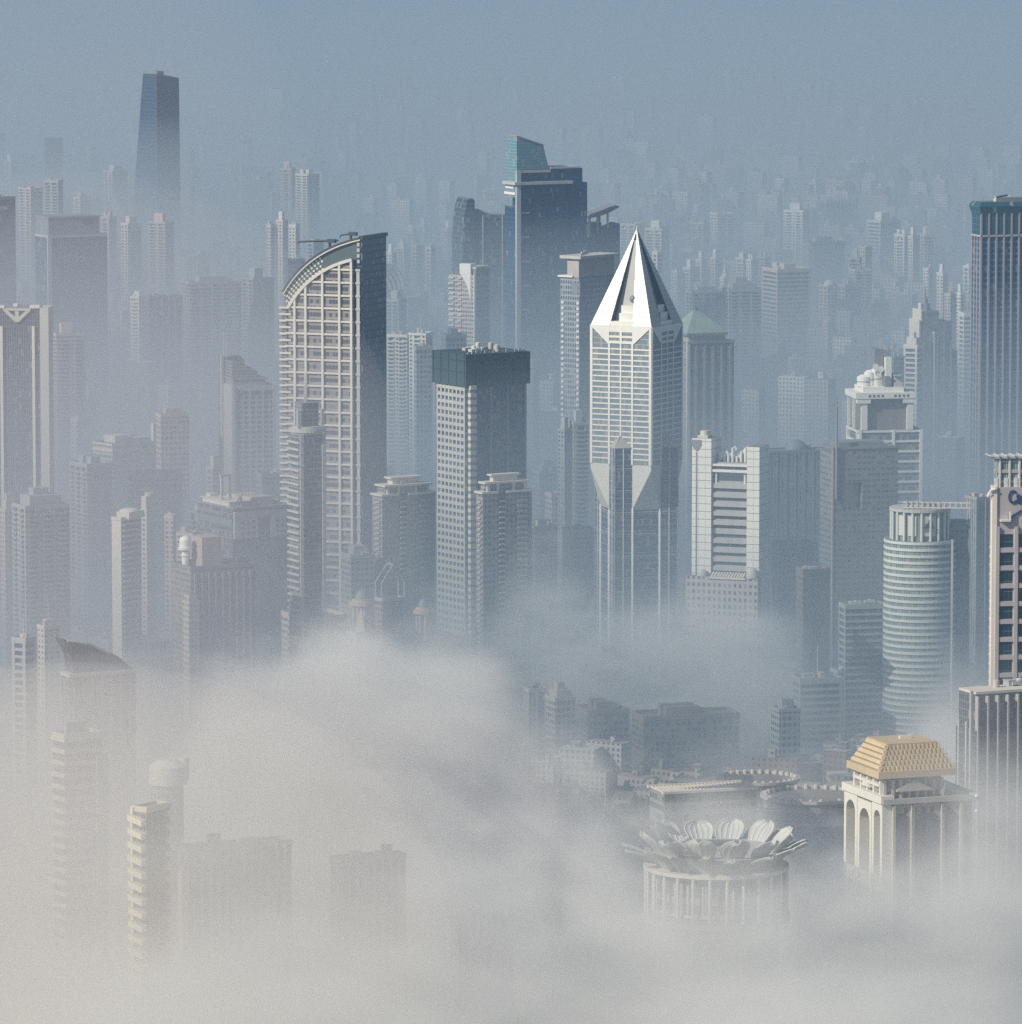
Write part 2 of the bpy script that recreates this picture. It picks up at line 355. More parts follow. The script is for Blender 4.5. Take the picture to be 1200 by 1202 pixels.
# ------------------------------------------------------------------ tower with the pyramid crown
def pointed_tower():
    s = Bd('pointed_tower', 'skyscraper', 'white skyscraper with a tall pointed pyramid crown split by dark slots', 693, 765, 801, 384, 3600, 27, short='the pyramid-topped tower')
    W = s.w; s.d = W; s.poly = [(-W, 0), (0, 0), (0, W), (-W, W)]; c0 = (-W / 2, W / 2)
    zt = s.H; za = s.Z(272); zb = s.Z(547); zv = s.Z(600); ch = W * .31
    gl = facade('pale_glazed_wall', 3.35, 1.6, .95, .9, None, (.2, .25, .28), blind=.3, grough=.2)
    body = s.body(gl, zt - .05, zb, col=(.5, .5, .48))
    # four sides are the same: build the trim of one side and turn it round the middle
    def turn(k):
        e = bpy.data.objects.new('side', None); return e
    def rot(mb, k):
        a = -k * math.pi / 2; ca, sa = math.cos(a), math.sin(a)
        mb.v = [(c0[0] + (x - c0[0]) * ca - (y - c0[1]) * sa, c0[1] + (x - c0[0]) * sa + (y - c0[1]) * ca, z) for x, y, z in mb.v]; return mb
    zw = s.Z(405)
    for k in range(4):
        b = MB()
        for x, t in ((-W + .75, 1.5), (-W + ch, 1.3), (-W / 2, 1.0), (-ch, 1.3), (-.75, 1.5)):
            b.box(x - t / 2, x + t / 2, -.45, .1, zb, zw)
        s.part('pilaster', rot(b, k), WHITE)
        b = MB(); z = zb + 3.35
        while z < zw - 1: b.box(-W + .01, -.01, -.28, .05, z - .42, z + .42); z += 3.35
        s.part('floor_band', rot(b, k), WHITE)
        b = MB()           # white head of the facade with its slots
        b.xz([(-W, zw), (-W + 1.5, zw), (-W + 1.5, zt - 1.6), (-W + ch - 1, zw), (-W + ch, zw), (-W + ch, zt), (-W, zt)], -.5, 0.1)
        b.xz([(-ch, zw), (-ch + 1, zw), (-1.5, zt - 1.6), (-1.5, zw), (0, zw), (0, zt), (-ch, zt)], -.5, .1)
        x0, x1 = -W + ch, -ch; h = (zt - zw) / 8
        for q0, q1 in ((0, 1.2), (2.6, 3.6), (5.2, 8)): b.box(x0 + .002, x1 - .002, -.46, .1, zw + q0 * h, zw + q1 * h)
        b.box(-W / 2 - .8, -W / 2 + .8, -.48, .1, zw + .01, zt - .02)
        s.part('facade_head', rot(b, k), WHITE)
        # corner piece of the crown: solid wedge from the eave corner to the apex
        b = MB(); i = 3.6; A = (-ch, 0, zt); C = (0, 0, zt); B = (0, ch, zt); I = (-ch, ch, zt); P = (c0[0], c0[1], za)
        def up(q, f): return tuple(q[j] + (P[j] - q[j]) * f for j in range(3))
        f = .985; b.face([A, C, up(C, f), up(A, f)], [(A[0], 0), (0, 0), (0, 60), (-1, 60)]); b.face([C, B, up(B, f), up(C, f)], [(0, 0), (ch, 0), (1, 60), (0, 60)])
        b.face([up(A, f), up(C, f), up(B, f), up(I, f)])
        s.part('crown_wedge', rot(b, k), facade('crown_panel', 3.0, 3.2, .95, .93, (.42, .42, .4), (.46, .47, .46), blind=.5, grough=.3, roofc=(.5, .5, .48)))
        b = MB(); b.face([B, I, up(I, f), up(B, f)]); b.face([I, A, up(A, f), up(I, f)]); s.part('crown_reveal', rot(b, k), solid('reveal_shade', (.03, .05, .08), .3))  # slot shade put into the dark colour of the inner faces
        # stepped plinth behind the slot
        b = MB(); b.box(-W + ch, -ch, .5, 9, zt, zt + 2.6); b.box(-W + ch + 5, -ch - 1, 3, 9, zt + 2.6, zt + 7.5); b.box(-W / 2 - 2.5, -ch - .5, 5, 9.5, zt + 7.5, zt + 12)
        s.part('crown_plinth', rot(b, k), WHITE)
        # overhanging corner that narrows down to the turned shaft
        b = MB(); C = (0, 0); A = (-ch, 0); B = (0, ch)
        zc_ = zb - 3; b.prism([A, C, B], zc_, zb, top=True)
        b.face([(*A, zc_), (*A, zv), (*C, zc_)]); b.face([(*C, zc_), (*B, zv), (*B, zc_)]); b.face([(*C, zc_), (*A, zv), (*B, zv)]); b.face([(*B, zc_), (*B, zv), (*A, zv), (*A, zc_)])
        s.part('corner_bracket', rot(b, k), solid('bracket_panel', (.62, .62, .58), .5, 0, .12))
        for q in ((-ch, .6), (-.6, ch)):
            b = MB(); hgt = zv + 4 if q[0] == -ch else s.Z(596)
            b.box(q[0] - .8, q[0] + .8, q[1] - .8, q[1] + .8, 0, hgt - 4)
            b.loft([[(q[0] - .8, q[1] - .8, hgt - 4), (q[0] + .8, q[1] - .8, hgt - 4), (q[0] + .8, q[1] + .8, hgt - 4), (q[0] - .8, q[1] + .8, hgt - 4)], [(q[0] - .1, q[1] - .1, hgt), (q[0] + .1, q[1] - .1, hgt), (q[0] + .1, q[1] + .1, hgt), (q[0] - .1, q[1] + .1, hgt)]])
            s.part('corner_column', rot(b, k), WHITE)
    # inner pyramid, ball, tip
    b = MB(); r = W * .34; ii = [(c0[0] + a * r, c0[1] + e * r) for a, e in ((-1, -1), (1, -1), (1, 1), (-1, 1))]; zi = zt + 1
    b.loft([[(x, y, zi) for x, y in ii], [(c0[0] + (x - c0[0]) * .12, c0[1] + (y - c0[1]) * .12, zi + (za - zi) * .88) for x, y in ii]])
    s.part('inner_pyramid', b, solid('inner_pyramid_panel', (.36, .38, .36), .5))
    b = MB(); bx = -W * .39; b.ball(bx, 7.4, s.Z(353), 2.4); s.part('crown_ball', b, GREY)
    b = MB(); b.cyl(c0[0], c0[1], za - 4, za + 2, .8, 8, .2); s.part('finial', b, WHITE)
    # turned shaft with its own little pyramid roofs at the four points
    hd = W * .685; zs = s.Z(527); P = [(c0[0] + hd * math.cos(a), c0[1] + hd * math.sin(a)) for a in (-math.pi / 2, 0, math.pi / 2, math.pi)]
    sh = facade('shaft_glass_wall', 3.35, 1.7, .95, .9, None, (.015, .045, .1), blind=.08, grough=.12)
    b = MB(); b.prism(P, 0, zs); s.part('turned_shaft', b, sh, None, (.32, .35, .38))
    b = MB(); fl = 8
    while fl < zs: b.prism(offs(P, .12), fl - .2, fl + .2, bot=True); fl += 13.4
    s.part('shaft_band', b, PALE)
    for k in range(4):
        b = MB(); pr = hd - W / 2; x = -W / 2; q = [(x - pr, 0), (x, -pr), (x + pr, 0)]
        b.loft([[(*v, zs) for v in offs(q, .5)], [(x, -pr * .15, zs + 7), (x + .05, -pr * .1, zs + 7), (x, -pr * .05, zs + 7)]])
        s.part('point_roof', rot(b, k), solid('point_roof_panel', (.4, .38, .34), .6))
        b = MB()
        for f in (.0, .5):
            for g in (-1, 1): b.box(x + g * pr * f - .35, x + g * pr * f + .35, -pr * (1 - f) - .3, -pr * (1 - f) + .3, 0, zs)
        s.part('shaft_mullion', rot(b, k), PALE)
    # dark face: low vent pairs
    b = MB()
    for y in (W * .3, W * .45): b.cyl(0, y, 0, .1, .1, 3)
    return s
pointed_tower()

# ------------------------------------------------------------------ tower with the curved sail roof
def sail_tower():
    s = Bd('curved_roof_tower', 'skyscraper', 'cream and glass skyscraper whose roof sweeps up in a quarter arc, with roof cranes', 347, 424, 452, 300, 3700, 24, short='the curved-roof tower')
    X, Z, D = s.X, s.Z, s.D; W, d = s.w, s.d
    xl = X(335); yl = 9.0
    inner = [(X(x), Z(y)) for x, y in bez((338, 364), (364, 318), (414, 305))]
    gl = facade('sail_tower_wall', 4.1, 2.2, .9, .62, (.3, .26, .26), (.07, .09, .11), blind=.25)
    xg = X(415)
    b = MB(); prof = [(xl, 0), (xg, 0), (xg, Z(305))] + list(reversed(inner))
    b.xz(prof, 0, d); s.part('facade', b, gl)
    # right-hand slab in dark glass, blue of the shaded side put into its colour
    b = MB(); b.box(xg, 0, 1.5, d, 0, Z(286)); s.part('recessed_strip', b, facade('shaded_sail_wall', 4.1, 1.6, .9, .8, (.06, .11, .18), (.012, .04, .09), blind=.1))
    b = MB(); b.box(X(424) + .1, .9, -.4, d + .3, 0, Z(281)); s.part('dark_slab', b, MATS['shaded_sail_wall'])
    b = MB(); b.box(X(422), 1.6, -1.2, d + 1.5, Z(281), Z(277)); s.part('roof_lid', b, DARK)
    # white grid
    b = MB(); dz = (Z(317) - Z(683)) / 24
    def arcz(x):
        for (x0, z0), (x1, z1) in zip(inner, inner[1:]):
            if x0 <= x <= x1: return z0 + (z1 - z0) * (x - x0) / (x1 - x0)
        return Z(305) if x > inner[-1][0] else 0
    for k in range(-1, 31):
        z = Z(317) - dz * k; xs = xl
        if z > Z(364): xs = next((x for x, zz in inner if zz > z), xg)
        if z > 5 and z < Z(308): b.box(xs, xg, -1.1, -.003, z - .6, z + .6)
    s.part('floor_band', b, solid('cream_frame', (.66, .63, .56), .5, 0, .15))
    for px in (346, 359, 379, 399, 413):
        b = MB(); x = X(px); b.box(x - .75, x + .75, -1.5, .1, 0, arcz(x) - .3); s.part('pilaster', b, MATS['cream_frame'])
    b = MB(); b.box(X(419.5), X(423.2), -1.5, 1, 0, Z(316))
    z = Z(317)
    while z > 6: b.box(X(418.5), X(424) + .05, -1.9, -1.4, z - .7, z + .7); z -= dz
    for q in range(4):
        z = Z(287) - q * 3.5; b.box(X(420), X(423), -1.2, 1, z - 1.1, z + 1.1)
    s.part('slim_pilaster', b, PALE)
    # left facet with sloping balconies, turned further to the left
    b = MB(); b.box(xl - 3.6, xl, 1.2, d * .8, 0, Z(364)); s.part('left_wing', b, gl)
    z = Z(364)
    while z > 5: b = MB(); b.box(xl - 4.6, xl + 3.5, -.5, 1.5, z - .6, z + .6); b.box(xl - 4.6, xl - 3.6, 1.5, d * .8, z - .6, z + .6); z -= dz / 2; s.part('balcony', b, MATS['cream_frame'])
    # crown: inner rib, outer rib, perforated screen between them
    outer = [(X(x), Z(y)) for x, y in bez((333, 347), (362, 296), (424, 281))]
    def rib(line, t, y0, y1, name, m):
        b = MB(); n = len(line); lo_ = []; hi = []
        for i, (x, z) in enumerate(line):
            a = Vector(line[max(i - 1, 0)]); c_ = Vector(line[min(i + 1, n - 1)]); e = (c_ - a).normalized(); nn = Vector((-e.y, e.x)) * t / 2
            lo_.append((x - nn.x, z - nn.y)); hi.append((x + nn.x, z + nn.y))
        for i in range(n - 1):
            q = [lo_[i], lo_[i + 1], hi[i + 1], hi[i]]; b.xz(q, y0, y1)
        return s.part(name, b, m)
    rib(inner, 1.9, -1.8, .2, 'inner_arch', MATS['cream_frame']); rib(outer, 1.2, -2, .4, 'outer_arch', MATS['cream_frame'])
    up_ = [(x - .4, z + .9) for x, z in outer]; rib(up_, 1.2, -2.2, d, 'roof_shell', DARK)
    b = MB(); n = len(outer)
    i2 = [(X(x), Z(y)) for x, y in bez((338, 364), (364, 318), (424, 303))]
    for i in range(n - 1): b.xz([i2[i], i2[i + 1], outer[i + 1], outer[i]], -.3, d * .6)
    s.part('roof_screen', b, solid('screen_metal', (.09, .12, .13), .4))
    b = MB()
    for i in range(26):
        for j in range(4):
            if (i + j) % 2: continue
            f = (i + .5) / 44; k = f * (n - 1); a = int(k); g = k - a
            o_ = [outer[a][q] + (outer[a + 1][q] - outer[a][q]) * g for q in (0, 1)]; u_ = [i2[a][q] + (i2[a + 1][q] - i2[a][q]) * g for q in (0, 1)]
            x, z = [o_[q] + (u_[q] - o_[q]) * (j + .7) / 4.5 for q in (0, 1)]; b.box(x - .62, x + .62, -.75, -.3, z - .62, z + .62)
    s.part('screen_lattice', b, MATS['cream_frame'])
    # roof cranes
    for px0, px1, pxs, py, r in ((347, 394, 384, 284, 1), (397, 413, 409, 275, .8)):
        b = MB(); x0, x1, xs_ = X(px0), X(px1), X(pxs); z = Z(py)
        b.tube([(x0, 4, z - 1.2), (x1, 4, z + .4)], .7 * r, 5); b.tube([(x0, 4, z - 1.2), (x0 - .6, 4, z - 3)], .35, 5); b.box(xs_ - 1.2, xs_ + 4, 2.6, 5.4, z - 1.3, z + 1)
        cr = s.part('roof_crane', b, DARK); b = MB(); b.cyl(xs_, 4, z - 8, z - .8, .9, 8); s.part('crane_mast', b, DARK, cr)
sail_tower()

# ------------------------------------------------------------------ green-crowned tower
def green_crown():
    s = Bd('green_crowned_tower', 'skyscraper', 'dark office skyscraper with a wrapped green band round its top', 511, 548, 619, 416, 3600, 58, short='the green-crowned tower')
    Z, X, D = s.Z, s.X, s.D; zc = Z(453); W, d = s.w, s.d
    s.body(facade('dark_block_wall', 3.9, 2.6, .7, .6, (.09, .13, .19), (.015, .045, .09), blind=.12), zc)
    b = MB(); x0, x1 = X(514), X(546); n = 7; st = (x1 - x0) / n
    for k in range(n + 1): b.box(x0 + k * st - .75, x0 + k * st + .75, -.7, .1, 0, zc)
    s.part('window_pier', b, PALE)
    b = MB(); z = 6
    while z < zc: b.box(x0, x1, -.6, .05, z - 1.0, z + 1.0); z += 4.4
    s.part('spandrel', b, PALE)
    b = MB(); z = 6
    while z < zc - 2: b.box(.0, 3.2, .8, 5.2, z, z + 2.4); z += 4.4
    s.part('corner_balcony', b, CREAM)
    b = MB(); b.box(-.4, 2.6, .9, 5, 0, zc); s.part('corner_shaft', b, GREY)
    for y in (D(576), D(596), D(617)):
        b = MB(); b.box(-.2, .8, y - .5, y + .5, 0, zc); s.part('pilaster', b, GREY)
    P = offs(s.poly, 1.6); b = MB(); b.prism(P, zc - .5, s.H, bot=True)
    cw = s.part('crown_wrap', b, solid('green_mesh_wrap', (.03, .07, .085), .7))
    b = MB(); b.prism(offs(s.poly, 1.9), zc + 8, zc + 8.6, bot=True); b.prism(offs(s.poly, 1.9), zc + 15, zc + 15.5, bot=True)
    for q in range(9): yy = d * q / 8; b.box(1.6, 1.95, yy - .2, yy + .2, zc, s.H)
    for q in range(5): xx = -W * q / 4; b.box(xx - .2, xx + .2, -1.95, -1.6, zc, s.H)
    s.part('scaffold', b, solid('dark_scaffold', (.02, .05, .06), .7))
    clutter(s, random.Random(5), 9)
    b = MB()
    for q in range(14): yy = d * (q + .3) / 14; b.box(-1.2, -.6, yy, yy + 1.4, s.H, s.H + (.8 + (q * 37 % 5) * .35))
    s.part('roof_edge', b, PALE)
green_crown()

# ------------------------------------------------------------------ lantern-topped glass tower and its neighbours
def lantern_tower():
    s = Bd('lantern_tower', 'skyscraper', 'tall dark blue glass skyscraper with a slanted glass lantern and thin canopy', 593, 607, 690, 203, 4900, 64, short='the lantern-topped tower')
    X, Z, D = s.X, s.Z, s.D; W, d = s.w, s.d
    gl = facade('deep_blue_curtain_wall', 4.0, 1.5, .95, .93, (.05, .14, .24), (.006, .05, .12), blind=.04, grough=.08)
    s.body(gl, Z(216), poly=[(-2.5, 0), (0, 0), (0, d), (-2.5 - W, d), (-2.5 - W, 8), (-2.5, 8)])
    b = MB(); b.box(-W, -2.6, -.2, 7.9, 0, Z(243)); s.part('left_shoulder', b, gl)
    b = MB(); b.box(-W * .9, -.01, 4, d * .93, Z(216), Z(199)); s.part('upper_storeys', b, gl)
    b = MB(); b.box(-W * .9, .8, D(646), d * .9, Z(199), Z(197)); b.box(-1.5, 1.2, D(609), D(646), Z(203), Z(200)); s.part('roof_slab', b, PALE)
    b = MB(); b.box(X(584) * .55, 3.4, -3.5, D(671), Z(217), Z(213.5)); s.part('canopy', b, PALE)
    b = MB(); b.box(-1.2, 1.7, -.9, 2.9, 0, Z(200)); s.part('corner_fin', b, solid('fin_metal', (.42, .45, .47), .5))
    b = MB(); z = Z(250)
    while z > 20: b.box(0, 1.1, 2.9, 11, z - .5, z + .5); z -= 20
    s.part('bracket', b, PALE)
    for py in (D(640), D(667)):
        b = MB(); b.box(0, .5, py - .4, py + .4, 0, Z(216)); s.part('seam', b, gl)
    lg = facade('lantern_glass_wall', 2.6, 2.2, .94, .9, (.36, .46, .48), (.11, .25, .3), blind=.1, grough=.2)
    zb = Z(200); poly = [(0, zb), (D(645), zb), (D(638), Z(171)), (0, Z(160))]
    b = MB(); b.yz(poly, -W * .95, -.2); s.part('glass_lantern', b, lg)
    b = MB(); b.box(-W * .95, -2.6, -.25, 7.5, Z(232), zb - .02); s.part('lantern_foot', b, lg)
    b = MB(); b.box(-W, -2, -.9, 0, Z(229), Z(226)); b.box(-W * .9, -5, -.85, 0, Z(222), Z(218)); s.part('ledge', b, WHITE)
    b = MB(); e = .5; b.yz([(D(637), Z(171) - .2), (D(639), Z(170.5)), (0, Z(160) + .8), (-.5, Z(160) - .2)], -W * .97, .3); s.part('lantern_roof', b, solid('lantern_roof_panel', (.3, .22, .22), .6))
    b = MB(); b.ball(-4, D(634), Z(208), 2.2); s.part('roof_ball', b, GREY)
lantern_tower()
def canopy_tower():
    s = Bd('canopy_tower', 'skyscraper', 'dark glass skyscraper with an upswept wing canopy above a sloping roof', 688, 690, 728, 277, 4960, 72)
    Z, D = s.Z, s.D; W = s.w = 24; d = s.d; gl = MATS['deep_blue_curtain_wall']
    b = MB(); b.yz([(0, 0), (d, 0), (d, Z(263)), (0, Z(279))], -W, 0); s.part('facade', b, gl)
    b = MB(); cv = bez((690, 256), (712, 253), (726, 243), 8); lo_ = [(D(x), Z(y)) for x, y in cv]; hi = [(D(x), Z(y) + (2.6 if 0 < i < 8 else .6)) for i, (x, y) in enumerate(cv)]
    b.yz(lo_ + list(reversed(hi)), -W - 3, 3); s.part('wing_canopy', b, GREY)
    for px, q in ((692, 256), (701, 254.5), (713, 251)):
        b = MB(); y = D(px); b.box(-1.8, -.4, y, y + 1.4, Z(277), Z(q) + .3); b.box(-W + .4, -W + 1.8, y, y + 1.4, Z(277), Z(q) + .3); s.part('canopy_post', b, PALE)
    b = MB(); b.box(-W * .8, -4, D(694), D(708), Z(277), Z(262)); s.part('plant_room', b, DARK)
canopy_tower()
def fin_tower():
    s = Bd('fin_tower', 'skyscraper', 'hazy blue glass tower with a curved fin rising at its left end', 541, 544, 593, 253, 5150, 70)
    Z, D = s.Z, s.D; W = s.w = 26; gl = facade('hazy_blue_wall', 4, 1.8, .92, .85, (.12, .16, .2), (.025, .05, .08), blind=.08)
    b = MB(); b.box(-W, 0, 2, s.d, 0, s.H); s.part('facade', b, gl)
    b = MB(); L_ = [(D(x), Z(y)) for x, y in bez((543, 300), (543, 245), (550, 233), 8)]
    b.yz([(D(543), 0), (D(557), 0), (D(557), Z(236)), (D(555), Z(233))] + list(reversed(L_)), -W - 1, 1); s.part('curved_fin', b, gl)
    b = MB(); b.yz([(D(557), s.H), (D(578), s.H), (D(572), s.H + 2), (D(563), Z(246)), (D(557), Z(247))], -W * .7, -2); s.part('roof_dish_mount', b, GREY)
    for q in (567, 590):
        b = MB(); y = D(q); b.box(0, .6, y - .4, y + .4, 0, s.H); s.part('seam', b, PALE)
fin_tower()
def white_hotel():
    s = Bd('louvred_tower', 'building', 'white tower with pink louvred side and a white slab rising at its corner', 527, 557, 574, 322, 4700, 35, short='the white louvred tower')
    Z, X, D = s.Z, s.X, s.D; W, d = s.w, s.d
    s.body(facade('louvre_wall', 3.3, 2.2, .75, .5, (.48, .43, .42), (.1, .11, .12), blind=.5))
    b = MB(); z = 8
    while z < s.H - 4: b.box(-W, -W + 5, -1.2, .1, z, z + 1.3); b.box(X(541) - 2.5, X(541) + 1, -1.2, .1, z, z + 1.3); z += 4.2
    s.part('balcony', b, solid('pale_pink_paint', (.6, .54, .5), .6))
    b = MB(); b.xz([(X(541), s.H), (X(549), s.H - 9), (X(553), s.H - 22), (X(553), Z(310)), (X(540), Z(310)), (X(540), s.H)], -.6, 7); s.part('corner_slab', b, WHITE)
    b = MB(); b.box(X(557), .8, -1.3, 1.4, 0, Z(322)); s.part('corner_fin', b, WHITE)
    b = MB(); b.box(-.3, .7, d - 1.2, d + .4, 0, Z(322)); z = 6
    while z < s.H: b.box(0, .6, 1.4, d - 1.2, z, z + 1.4); z += 4.6
    b.box(.0, .6, d / 2 - .5, d / 2 + .5, 0, s.H - 18); s.part('side_frame', b, PALE)
    b = MB(); b.box(-W * .35, .4, 1.4, d, s.H, Z(316)); s.part('attic', b, GREY)
    b = MB(); b.box(-W * .37, 1, 1, d + .7, Z(316), Z(313)); s.part('attic_lid', b, PALE)
white_hotel()
def flat_cap_tower():
    s = Bd('flat_capped_tower', 'skyscraper', 'grey blue tower with overhanging flat roof plates and dotted bright windows', 658, 680, 727, 326, 4300, 40, short='the flat-capped tower')
    Z, X, D = s.Z, s.X, s.D; W, d = s.w, s.d
    s.body(facade('grey_blue_wall', 3.8, 2.2, .6, .6, (.3, .33, .36), (.07, .1, .13), blind=.2))
    for px in (661, 679):
        b = MB(); z = 40
        while z < Z(356): b.box(X(px) - 1.1, X(px) + 1.1, -.8, .1, z, z + 1.9); z += 4.1
        s.part('window_bay', b, WHITE)
    b = MB(); b.box(-W - 1.5, -W * .3, -1.5, d * .5, s.H, s.H + 1.2); s.part('roof_plate', b, WHITE)
    b = MB(); b.box(-W * .65, -.5, 0.3, d * .9, s.H, Z(304)); s.part('attic', b, solid('attic_wall', (.42, .38, .37), .7))
    b = MB(); b.box(-W * .95, 3, -2, d * .95, Z(304), Z(300.5)); s.part('roof_canopy', b, PALE)
    b = MB(); b.box(0, .6, .2, 4.8, s.H - 14, s.H - 3); b.box(-W * .4, -1, -.3, .2, s.H - 12, s.H - 4); s.part('louvre_panel', b, GREY)
    b = MB(); 
    for k in range(5): b.box(-3 - k * 3, -2 - k * 3, 4 + k * 5, 7 + k * 5, Z(300.5), Z(300.5) + 1.5 + k % 2)
    s.part('rooftop_vents', b, PALE)
flat_cap_tower()

def blue_tower():
    s = Bd('ribbed_blue_tower', 'skyscraper', 'big blue glass skyscraper with flared crown and pale vertical ribs at the right edge', 1142, 1152, 1232, 277, 4200, 68, short='the ribbed blue tower')
    Z, X, D = s.Z, s.X, s.D; W, d = s.w, s.d
    gl = facade('ribbed_blue_wall', 4.2, 2.6, .8, .62, (.1, .2, .32), (.012, .06, .13), blind=.1)
    s.body(gl); n = 9
    for k in range(n + 1):
        b = MB(); y = d * k / n; b.box(-.2, .9, y - .6, y + .6, 0, Z(240)); s.part('rib', b, solid('rib_stone', (.36, .33, .34), .6))
    b = MB()
    for k in range(4): x = -W * k / 3; b.box(x - .5, x + .5, -.9, .2, 0, s.H)
    s.part('side_rib', b, MATS['rib_stone'])
    zt = Z(237); tg = facade('teal_crown_wall', 4.2, 2.6, .92, .92, (.06, .15, .2), (.015, .09, .13), blind=.03, grough=.1)
    P0 = s.poly; P1 = offs(s.poly, 2.2)
    b = MB(); b.loft([[(*p, s.H) for p in offs(P0, .3)], [(*p, s.H + 14) for p in offs(P0, .4)], [(*p, zt - 3) for p in P1], [(*p, zt) for p in offs(P1, -2.2)]]); s.part('flared_crown', b, tg)
    b = MB(); b.prism(offs(P0, .9), s.H - .6, s.H + .6, bot=True); s.part('belt', b, PALE)
    b = MB(); b.box(-W * .7, -W * .2, d * .25, d * .9, zt, zt + 2.5); s.part('plant_room', b, GREY)
    b = MB(); b.tube([(-W * .3, d * .22, zt + 2.6), (-W * .3, d * .42, zt + 4.2)], .7, 6); cr = s.part('roof_crane', b, DARK)
    b = MB(); b.cyl(-W * .3, d * .24, zt, zt + 3.4, 1.0, 8); s.part('crane_mast', b, WHITE, cr)
blue_tower()

# ------------------------------------------------------------------ tower carrying the blue sign
def sign_tower():
    s = Bd('sign_tower', 'skyscraper', 'pink stone tower with blue lettering and square dark windows at the right edge', 1164.5, 1168.5, 1238, 572, 2950, 77, short='the tower with blue lettering')
    Z, X, D = s.Z, s.X, s.D; W = s.w = 13; d = s.d
    s.poly = [(-W, 0), (0, 0), (0, d), (-W, d)]
    s.body(solid('pink_grey_stone', (.5, .45, .45), .6, 0, .15), Z(572), poly=[(-W, .5), (0, .5), (0, d), (-W, d)])
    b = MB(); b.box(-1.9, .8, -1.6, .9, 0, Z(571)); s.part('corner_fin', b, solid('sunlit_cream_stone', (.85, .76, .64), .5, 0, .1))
    b = MB(); z = Z(643)
    dz = (Z(643) - Z(706)) / 6
    while z > 4: b.box(-4.8, -1.9, -1.5, 6, z - .5, z + .5); z -= dz
    s.part('balcony_slab', b, CREAM)
    zs = [Z(635) - k * (Z(635) - Z(698)) / 3 for k in range(14)]
    wnd = facade('dark_square_pane', 5, 2.55, .93, .9, (.1, .13, .15), (.008, .035, .06), blind=.0, grough=.08)
    for z in zs:
        for y0, y1 in ((D(1174.5), D(1190)), (D(1197), D(1210)), (D(1217), D(1232))):
            if z < 20: continue
            b = MB(); h = (Z(612) - Z(633)) * .74; b.box(-.2, .06, y0, y1, z - h * .5, z + h * .5); p = s.part('window', b, wnd)
    b = MB(); h = (Z(635) - Z(698)) / 3
    for z in zs:
        if z > 20: b.box(.0, .9, .9, d, z - h * .5 - 1.3, z - h * .5 + 1.0)
    s.part('spandrel', b, MATS['pink_grey_stone'])
    for y in (D(1171.5), D(1193.5), D(1213.5)):
        b = MB(); b.box(0, 1.3, y - .9, y + .9, 0, Z(618)); s.part('pilaster', b, MATS['pink_grey_stone'])
    # lettering: a text curve standing on the stone head
    blue = solid('blue_sign_paint', (.01, .045, .16), .4, 0, .05)
    tx = bpy.data.curves.new('sign_lettering', 'FONT'); tx.body = 'CapitaLand'; tx.size = 9.4; tx.extrude = .25; tx.offset = .16; tx.materials.append(blue)
    o = bpy.data.objects.new('sign_lettering', tx); COL.objects.link(o); o.parent = s.o
    me = bpy.data.meshes.new_from_object(o); bpy.data.objects.remove(o); me.materials.clear(); me.materials.append(blue)
    o = bpy.data.objects.new('sign_lettering', me); COL.objects.link(o); o.parent = s.o
    o.location = (.35, D(1183.5), Z(591)); o.rotation_euler = (math.pi / 2, 0, math.pi / 2); o.scale = (.64, 1, 1)
    b = MB(); q = bez((1183, 612), (1196, 596), (1232, 590), 12); pts = [(.5, D(x), Z(y)) for x, y in q]; b.tube(pts, .45, 6); s.part('sign_swoosh', b, blue)
    b = MB(); b.tube([(-1, -3.5, Z(583)), (1.2, -2.2, Z(575)), (1.2, -.2, Z(574))], .7, 6); b.box(-2.4, 1.2, -3.4, -1.6, Z(581), Z(579)); s.part('gondola_arm', b, WHITE)
    b = MB(); b.box(.2, 2.4, D(1174), D(1186), Z(612), Z(609.5)); b.box(1.2, 2, D(1185), D(1186.5), Z(612), Z(600)); s.part('window_hoist', b, WHITE)
    # rooftop glass house
    z0, z1 = Z(572), Z(537)
    b = MB(); b.box(-W + 4, -1.5, 1.5, d - 2, z0, z1 - .6); s.part('roof_glasshouse', b, facade('roof_glass_wall', 5, 1.2, .7, .8, (.5, .5, .5), (.12, .2, .24), blind=.1))
    for k in range(6):
        y = 2 + k * (d - 5) / 5; b = MB(); b.box(-1.5, -.6, y, y + .9, z0, z1); b.box(-1.5, -.62, y - 2, y - .4, z0, z0 + 4.5); s.part('roof_post', b, WHITE)
    b = MB(); b.box(-W + 2, .2, -1, d - 1, z1 - .6, z1 + .4)
    for k in range(9): b.box(-W + 1, .9, -2.5 + k * 4, -2 + k * 4, z1 + .4, z1 + 1)
    b.box(-1.6, -.9, 0, d - 1, z0 + 7, z0 + 8.6); s.part('roof_pergola', b, PALE)
sign_tower()

